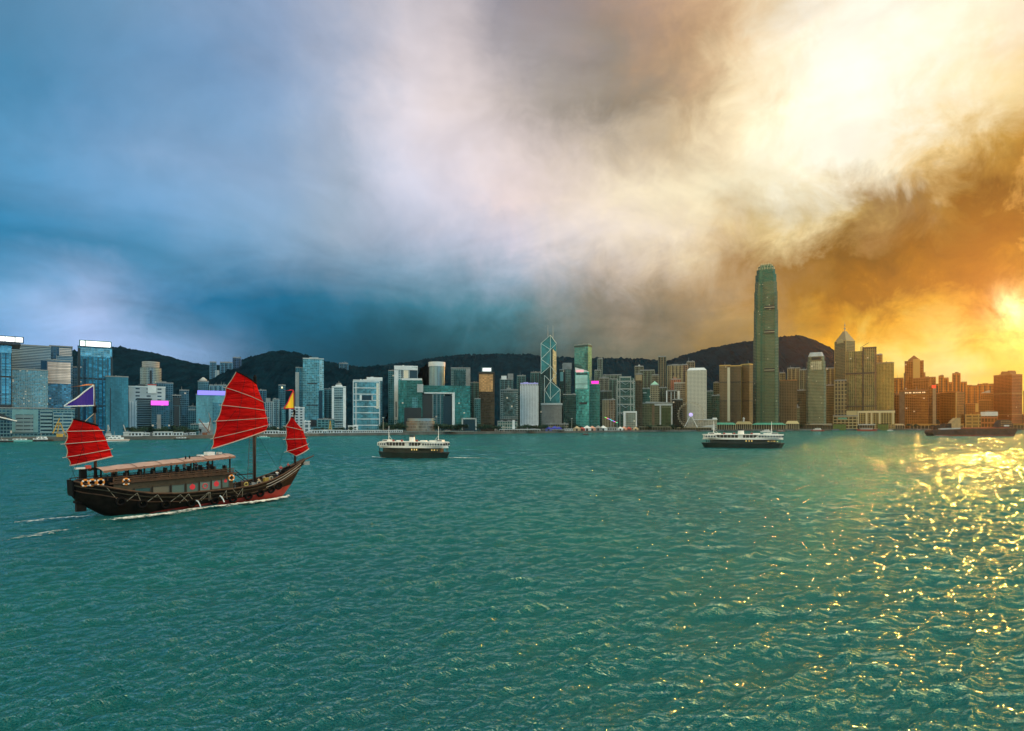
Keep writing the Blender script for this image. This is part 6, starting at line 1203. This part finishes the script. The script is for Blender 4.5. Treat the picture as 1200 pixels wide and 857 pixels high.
def streamer(a, c, m): 
    P = [[(a[0] + (c[0] - a[0]) * u, .15 * math.sin(u * 8), a[1] + (c[1] - a[1]) * u + .07 * math.sin(u * 6)), (a[0] + (c[0] - a[0]) * u, .15 * math.sin(u * 8 + .3), a[1] + (c[1] - a[1]) * u + .07 * math.sin(u * 6) - .25 * (1 - u))] for u in np.linspace(0, 1, 12)]
    return MB().grid(P).build('streamer', m, jk)
streamer((-1.25, 18.75), (-4.0, 18.3), ORF); streamer((30.25, 19.4), (28.5, 19.2), RDF)
# ladder, rigging, gangway, bowsprit
ld = MB(); ld.tube((20.9, -.9, 2.2), (21.75, -.3, 12.4), .05).tube((22.0, -.9, 2.2), (22.25, -.3, 12.4), .05)
for i in range(22): f = (i + .5) / 22; a = Vector((20.9, -.9, 2.2)).lerp(Vector((21.75, -.3, 12.4)), f); c = Vector((22.0, -.9, 2.2)).lerp(Vector((22.25, -.3, 12.4)), f); ld.tube(a, c, .035, 4)
ld.build('rope_ladder', mat('ladder_grey', (.05, .06, .06), .6), jk)
rg_ = MB()
for a, c in (((22.8, 0, 19.6), (12, -2.8, 8)), ((22.8, 0, 12), (26.5, -2.0, 4.4)), ((22.8, 0, 18), (30.4, 0, 6.5)), ((30.3, 0, 15), (25.3, -2.4, 4.2)), ((30.3, 0, 14), (32.3, 0, 6.8)), ((-1.1, 0, 14), (-4.6, -1.8, 5.4)), ((-4.5, -.4, 8.6), (-3.9, -2.0, 5.4)), ((15.2, -.5, 9.2), (9.8, -2.4, 7.6)), ((15.2, -.5, 9.2), (17.5, -2.2, 7.6)), ((31.0, -.4, 7.6), (29.4, -1.0, 5.6))): rg_.tube(a, c, .022, 4)
rg_.build('rigging', BLK, jk)
MB().box(17.9, 21.2, -2.3, -2.1, 4.7, 4.85).tube((18.0, -2.4, 5.6), (21.0, -2.4, 3.1), .06).tube((18.0, -2.4, 5.0), (21.0, -2.4, 2.6), .06).build('companion_stair', WOOD, jk)
MB().tube((29.5, 0, 5.5), (34.5, 0, 7.25), .22, 8, .1).build('bowsprit', WOODM, jk); MB().box(32.2, 33.5, -.16, .16, 5.6, 6.2).build('bow_roller', GREY, jk); MB().cyl(28.3, .2, .35, 4.2, 4.9, 10).cyl(27.4, -.4, .28, 4.0, 4.6, 10).build('windlass', BLK, jk)
MB().box(19.0, 20.2, -2.5, -1.6, 2.3, 3.6).build('deck_locker', WOODM, jk); MB().box(20.8, 21.6, -2.6, -1.8, 2.4, 3.3).build('grey_drum', GREY, jk); MB().box(23.6, 24.6, -1.9, -1.2, 3.0, 3.9).build('yellow_crate', mat('yellow_crate', (.5, .32, .06), .6), jk); MB().box(25.2, 26.6, -1.2, .2, 3.7, 4.3).build('hatch_cover', WOODG, jk)
MB().torus((22.0, -2.7, 3.2), (0, 1, .2), .35, .12, 14, 6).build('rope_coil', ROPE, jk); MB().torus((24.4, -2.35, 3.8), (0, 1, .2), .32, .12, 14, 6).build('rope_coil', ROPE, jk); MB().torus((19.6, -2.95, 3.2), (0, 1, .2), .3, .1, 14, 6).build('rope_coil', mat('yellow_rope', (.5, .36, .1), .8), jk)

# ------------------------------------------------------------------ people on board
SKIN = mat('skin', (.42, .25, .17), .6); HAIR = mat('dark_hair', (.02, .015, .012), .7)
CL = {k: mat('cloth_' + k, c, .8) for k, c in dict(white=(.7, .7, .7), red=(.55, .04, .05), navy=(.02, .03, .08), black=(.015, .015, .015), grey=(.2, .2, .2), blue=(.06, .16, .35), tan=(.35, .25, .15), pink=(.6, .25, .28)).items()}
def skin_mesh(name, verts, edges, radii, m, parent, root=0, lev=1):
    me_ = bpy.data.meshes.new(name); me_.from_pydata(verts, edges, []); o = link(bpy.data.objects.new(name, me_)); md = o.modifiers.new('skin', 'SKIN')
    for i, r in enumerate(radii): me_.skin_vertices[0].data[i].radius = (r, r) if not isinstance(r, tuple) else r
    me_.skin_vertices[0].data[root].use_root = True; md.use_smooth_shade = True; o.modifiers.new('sub', 'SUBSURF').levels = lev; o.modifiers['sub'].render_levels = lev
    dg = bpy.context.evaluated_depsgraph_get(); nm = bpy.data.meshes.new_from_object(o.evaluated_get(dg)); bpy.data.objects.remove(o)
    o = link(bpy.data.objects.new(name, nm)); nm.materials.clear(); nm.materials.append(m); o.parent = parent
    return o
def person(label, loc, rz, top, legs, seated=False, arms=0):
    """x forward, y left, feet at z=0; seated figures sit on a .45 m bench"""
    r = empty('person', (0, 0, 0)); tag(r, label, 'person', kind='thing'); hp = .50 if seated else .92
    kn = [(.42, s * .11, .50) if seated else (.03, s * .10, .48) for s in (1, -1)]; ft = [(.42, s * .11, .05) if seated else (0, s * .11, .05) for s in (1, -1)]
    toe = [(f[0] + .17, f[1], .04) for f in ft]; sh = hp + .47; he = [(.06 + .10 * arms, s * .25, sh - .22) for s in (1, -1)]; ha = [(.24 + .15 * arms, s * .20, sh - .34 + .20 * arms) for s in (1, -1)]
    V_ = [(0, 0, hp), (0, 0, hp + .22), (0, 0, sh), (0, .0, sh + .09), (.02, 0, sh + .17), (.03, 0, sh + .27)]; E_ = [(0, 1), (1, 2), (2, 3), (3, 4), (4, 5)]; Rr = [.13, .12, .13, .05, .085, .075]
    for i, s in enumerate((1, -1)):
        n = len(V_); V_ += [(.02, s * .10, hp - .04), kn[i], ft[i], toe[i], (0, s * .18, sh - .01), he[i], ha[i]]; E_ += [(0, n), (n, n + 1), (n + 1, n + 2), (n + 2, n + 3), (2, n + 4), (n + 4, n + 5), (n + 5, n + 6)]; Rr += [.085, .06, .042, .035, .06, .042, .034]
    skin_mesh('body', V_, E_, Rr, SKIN, r)
    V2 = [(0, 0, hp), (0, 0, hp + .22), (0, 0, sh + .01)]; E2 = [(0, 1), (1, 2)]; R2 = [.15, .14, .15]
    for i, s in enumerate((1, -1)):
        n = len(V2); V2 += [(0, s * .19, sh - .01), he[i]]; E2 += [(2, n), (n, n + 1)]; R2 += [.08, .06]
    skin_mesh('shirt', V2, E2, R2, CL[top], r)
    V3 = [(0, 0, hp + .03)]; E3 = []; R3 = [.155]
    for i, s in enumerate((1, -1)): n = len(V3); V3 += [(.02, s * .10, hp - .04), kn[i], (ft[i][0], ft[i][1], .13)]; E3 += [(0, n), (n, n + 1), (n + 1, n + 2)]; R3 += [.10, .075, .055]
    skin_mesh('trousers', V3, E3, R3, CL[legs], r)
    h = MB(); h.tube((-.01, 0, sh + .24), (-.02, 0, sh + .34), .095, 10, .06).tube((-.05, 0, sh + .13), (-.01, 0, sh + .25), .07, 10, .095); h.build('hair', HAIR, r, smooth=True)
    fm = MB()
    for s in (1, -1): fm.box(.10, .112, s * .032 - .012, s * .032 + .012, sh + .20, sh + .21)
    fm.box(.10, .13, -.012, .012, sh + .155, sh + .19).box(.095, .108, -.025, .025, sh + .12, sh + .13); fm.build('face', mat('face_marks', (.12, .06, .05), .6), r)
    r.parent = None; M = Matrix.Translation((*JO, 0)) @ Matrix.Rotation(JA, 4, 'Z'); w0 = M @ Vector(loc); r.location = w0; r.rotation_euler = (0, 0, JA + rz); return r
dz = lambda s: lerpt(SHEER, s) - .75
person('person in a white shirt leaning on the bow rail of the junk', (26.2, -1.25, dz(26.2)), -1.4, 'white', 'navy', arms=1)
person('person in red nearest the fore mast of the junk', (29.4, .35, dz(29.4)), -1.2, 'red', 'black'); person('person in a red top with grey trousers just behind the bow of the junk', (28.2, .8, dz(28.2)), -1.9, 'red', 'grey')
person('person in grey standing right of the main mast', (23.9, -1.0, dz(23.9)), -1.6, 'grey', 'black'); person('person in a tan shirt by the side rail below the mast', (22.4, -1.9, dz(22.4)), -1.2, 'tan', 'navy', arms=1)
person('person in a pink top at the foot of the rope ladder', (19.7, -1.2, dz(19.7)), -1.5, 'pink', 'black'); person('person in black beside the companion stair of the junk', (18.5, -1.5, dz(18.5)), 2.6, 'black', 'grey'); person('person in blue standing aft of the main mast', (21.2, .6, dz(21.2)), -.4, 'blue', 'tan')
for i, (x, c, l, lab) in enumerate(((14.0, 'black', 'navy', 'person in black seated under the forward end of the canopy'), (12.2, 'navy', 'black', 'person in navy seated under the canopy by the lantern windows'), (10.4, 'grey', 'black', 'person in grey seated midway under the canopy'))):
    person(lab, (x, -1.5, 5.2 + .02 * x), -1.5, c, l)
person('person in navy standing at the aft end of the canopy', (.9, -1.0, 5.15), -.6, 'navy', 'black')

# ------------------------------------------------------------------ foam
FOAM = bpy.data.materials.new('foam'); FOAM.use_nodes = True; nt = FOAM.node_tree; p = nt.nodes['Principled BSDF']; p.inputs['Base Color'].default_value = (.78, .84, .84, 1); p.inputs['Roughness'].default_value = .7
t = nd(nt, 'ShaderNodeTexCoord').outputs['Object']; u_ = nd(nt, 'ShaderNodeSeparateXYZ', inp={0: nd(nt, 'ShaderNodeUVMap').outputs[0]})
mpn = nd(nt, 'ShaderNodeMapping', inp={0: t}); mpn.inputs['Scale'].default_value = (.55, 1.3, 1)
nn = nd(nt, 'ShaderNodeTexNoise', inp={'Vector': mpn.outputs[0], 'Scale': 1.6, 'Detail': 6.0, 'Roughness': .68, 'Distortion': .8}).outputs[0]
nt.links.new(nd(nt, 'ShaderNodeMapRange', inp={0: mth(nt, 'ADD', nn, mth(nt, 'MULTIPLY', u_.outputs[1], .42)), 1: .69, 2: .84, 3: 0., 4: .95}).outputs[0], p.inputs['Alpha'])
def foam(name, label, path, parent_loc, rz):
    """path: (x, y, half width, density 0..1) in boat coordinates"""
    mb = MB(); r = random.Random(len(label)); M = 9; P = []; U = []
    pts = []
    for (a, b_) in zip(path, path[1:]):
        n = max(2, int(math.dist(a[:2], b_[:2]) / .35))
        pts += [tuple(a[k] + (b_[k] - a[k]) * i / n for k in range(4)) for i in range(n)]
    pts.append(path[-1])
    for i, (x, y, hw, d) in enumerate(pts):
        x2, y2 = pts[min(i + 1, len(pts) - 1)][:2]; x1, y1 = pts[max(i - 1, 0)][:2]; L = math.hypot(x2 - x1, y2 - y1) or 1; nx, ny = -(y2 - y1) / L, (x2 - x1) / L
        P.append([(x + nx * hw * (2 * j / M - 1), y + ny * hw * (2 * j / M - 1), .20 + .22 * d * math.sin(math.pi * j / M) * (.6 + .8 * r.random())) for j in range(M + 1)]); U.append([d * math.sin(math.pi * (j + .001) / M) for j in range(M + 1)])
    for i in range(len(P) - 1):
        for j in range(M): mb.face([P[i][j], P[i][j + 1], P[i + 1][j + 1], P[i + 1][j]], [(0, U[i][j]), (0, U[i][j + 1]), (0, U[i + 1][j + 1]), (0, U[i + 1][j])])
    o = mb.build(name, FOAM, None, smooth=True); o.location = (*parent_loc, 0); o.rotation_euler = (0, 0, rz); tag(o, label, 'foam', kind='stuff'); return o
foam('bow_foam', 'white bow wave curling along the near side of the junk', [(29.0, -.4, .5, .95), (27, -1.9, 1.0, 1), (24, -3.2, 1.3, 1), (20, -4.0, 1.4, .95), (15, -4.4, 1.3, .8), (10, -4.6, 1.2, .72), (6, -5.0, 1.0, .4)], JO, JA)
foam('wake_foam', 'broken foam trailing beside the stern quarter of the junk', [(10, -6.2, 1.0, .4), (6, -6.4, 1.6, .8), (1, -6.2, 1.7, .78), (-3, -5.6, 1.2, .4)], JO, JA)
foam('wake_foam', 'white wake streaks left behind the stern of the junk', [(-1.0, .3, .8, .4), (-4, .6, 1.2, .62), (-7, 1.0, 1.5, .55), (-12, 1.6, 1.6, .3)], JO, JA); foam('wake_foam', 'far faint wake streak at the left border', [(-6, -9.4, 1., .2), (-9, -11.2, 1.6, .56), (-12, -12.6, 1.4, .5), (-15, -14, 1.2, .2)], JO, JA)
foam('wake_foam', 'small white bow wave of the nearer ferry', [(-17, -1.5, .7, .9), (-13, -4.6, .9, .8), (-8, -5.2, .6, .4)], gxy(484.5, Y1 + 3), R_(-14)); foam('wake_foam', 'white wake behind the nearer ferry', [(15, -1, .7, .6), (19, -.5, .9, .95), (27, .5, .8, .6), (34, 1, .6, .3)], gxy(484.5, Y1 + 3), R_(-14))
foam('wake_foam', 'thin foam under the bow of the rusty barge', [(-46, -10, .8, .8), (-38, -11, 1., .9), (-28, -11.5, .8, .5)], gxy(1137, Y3 + 8), R_(-6))
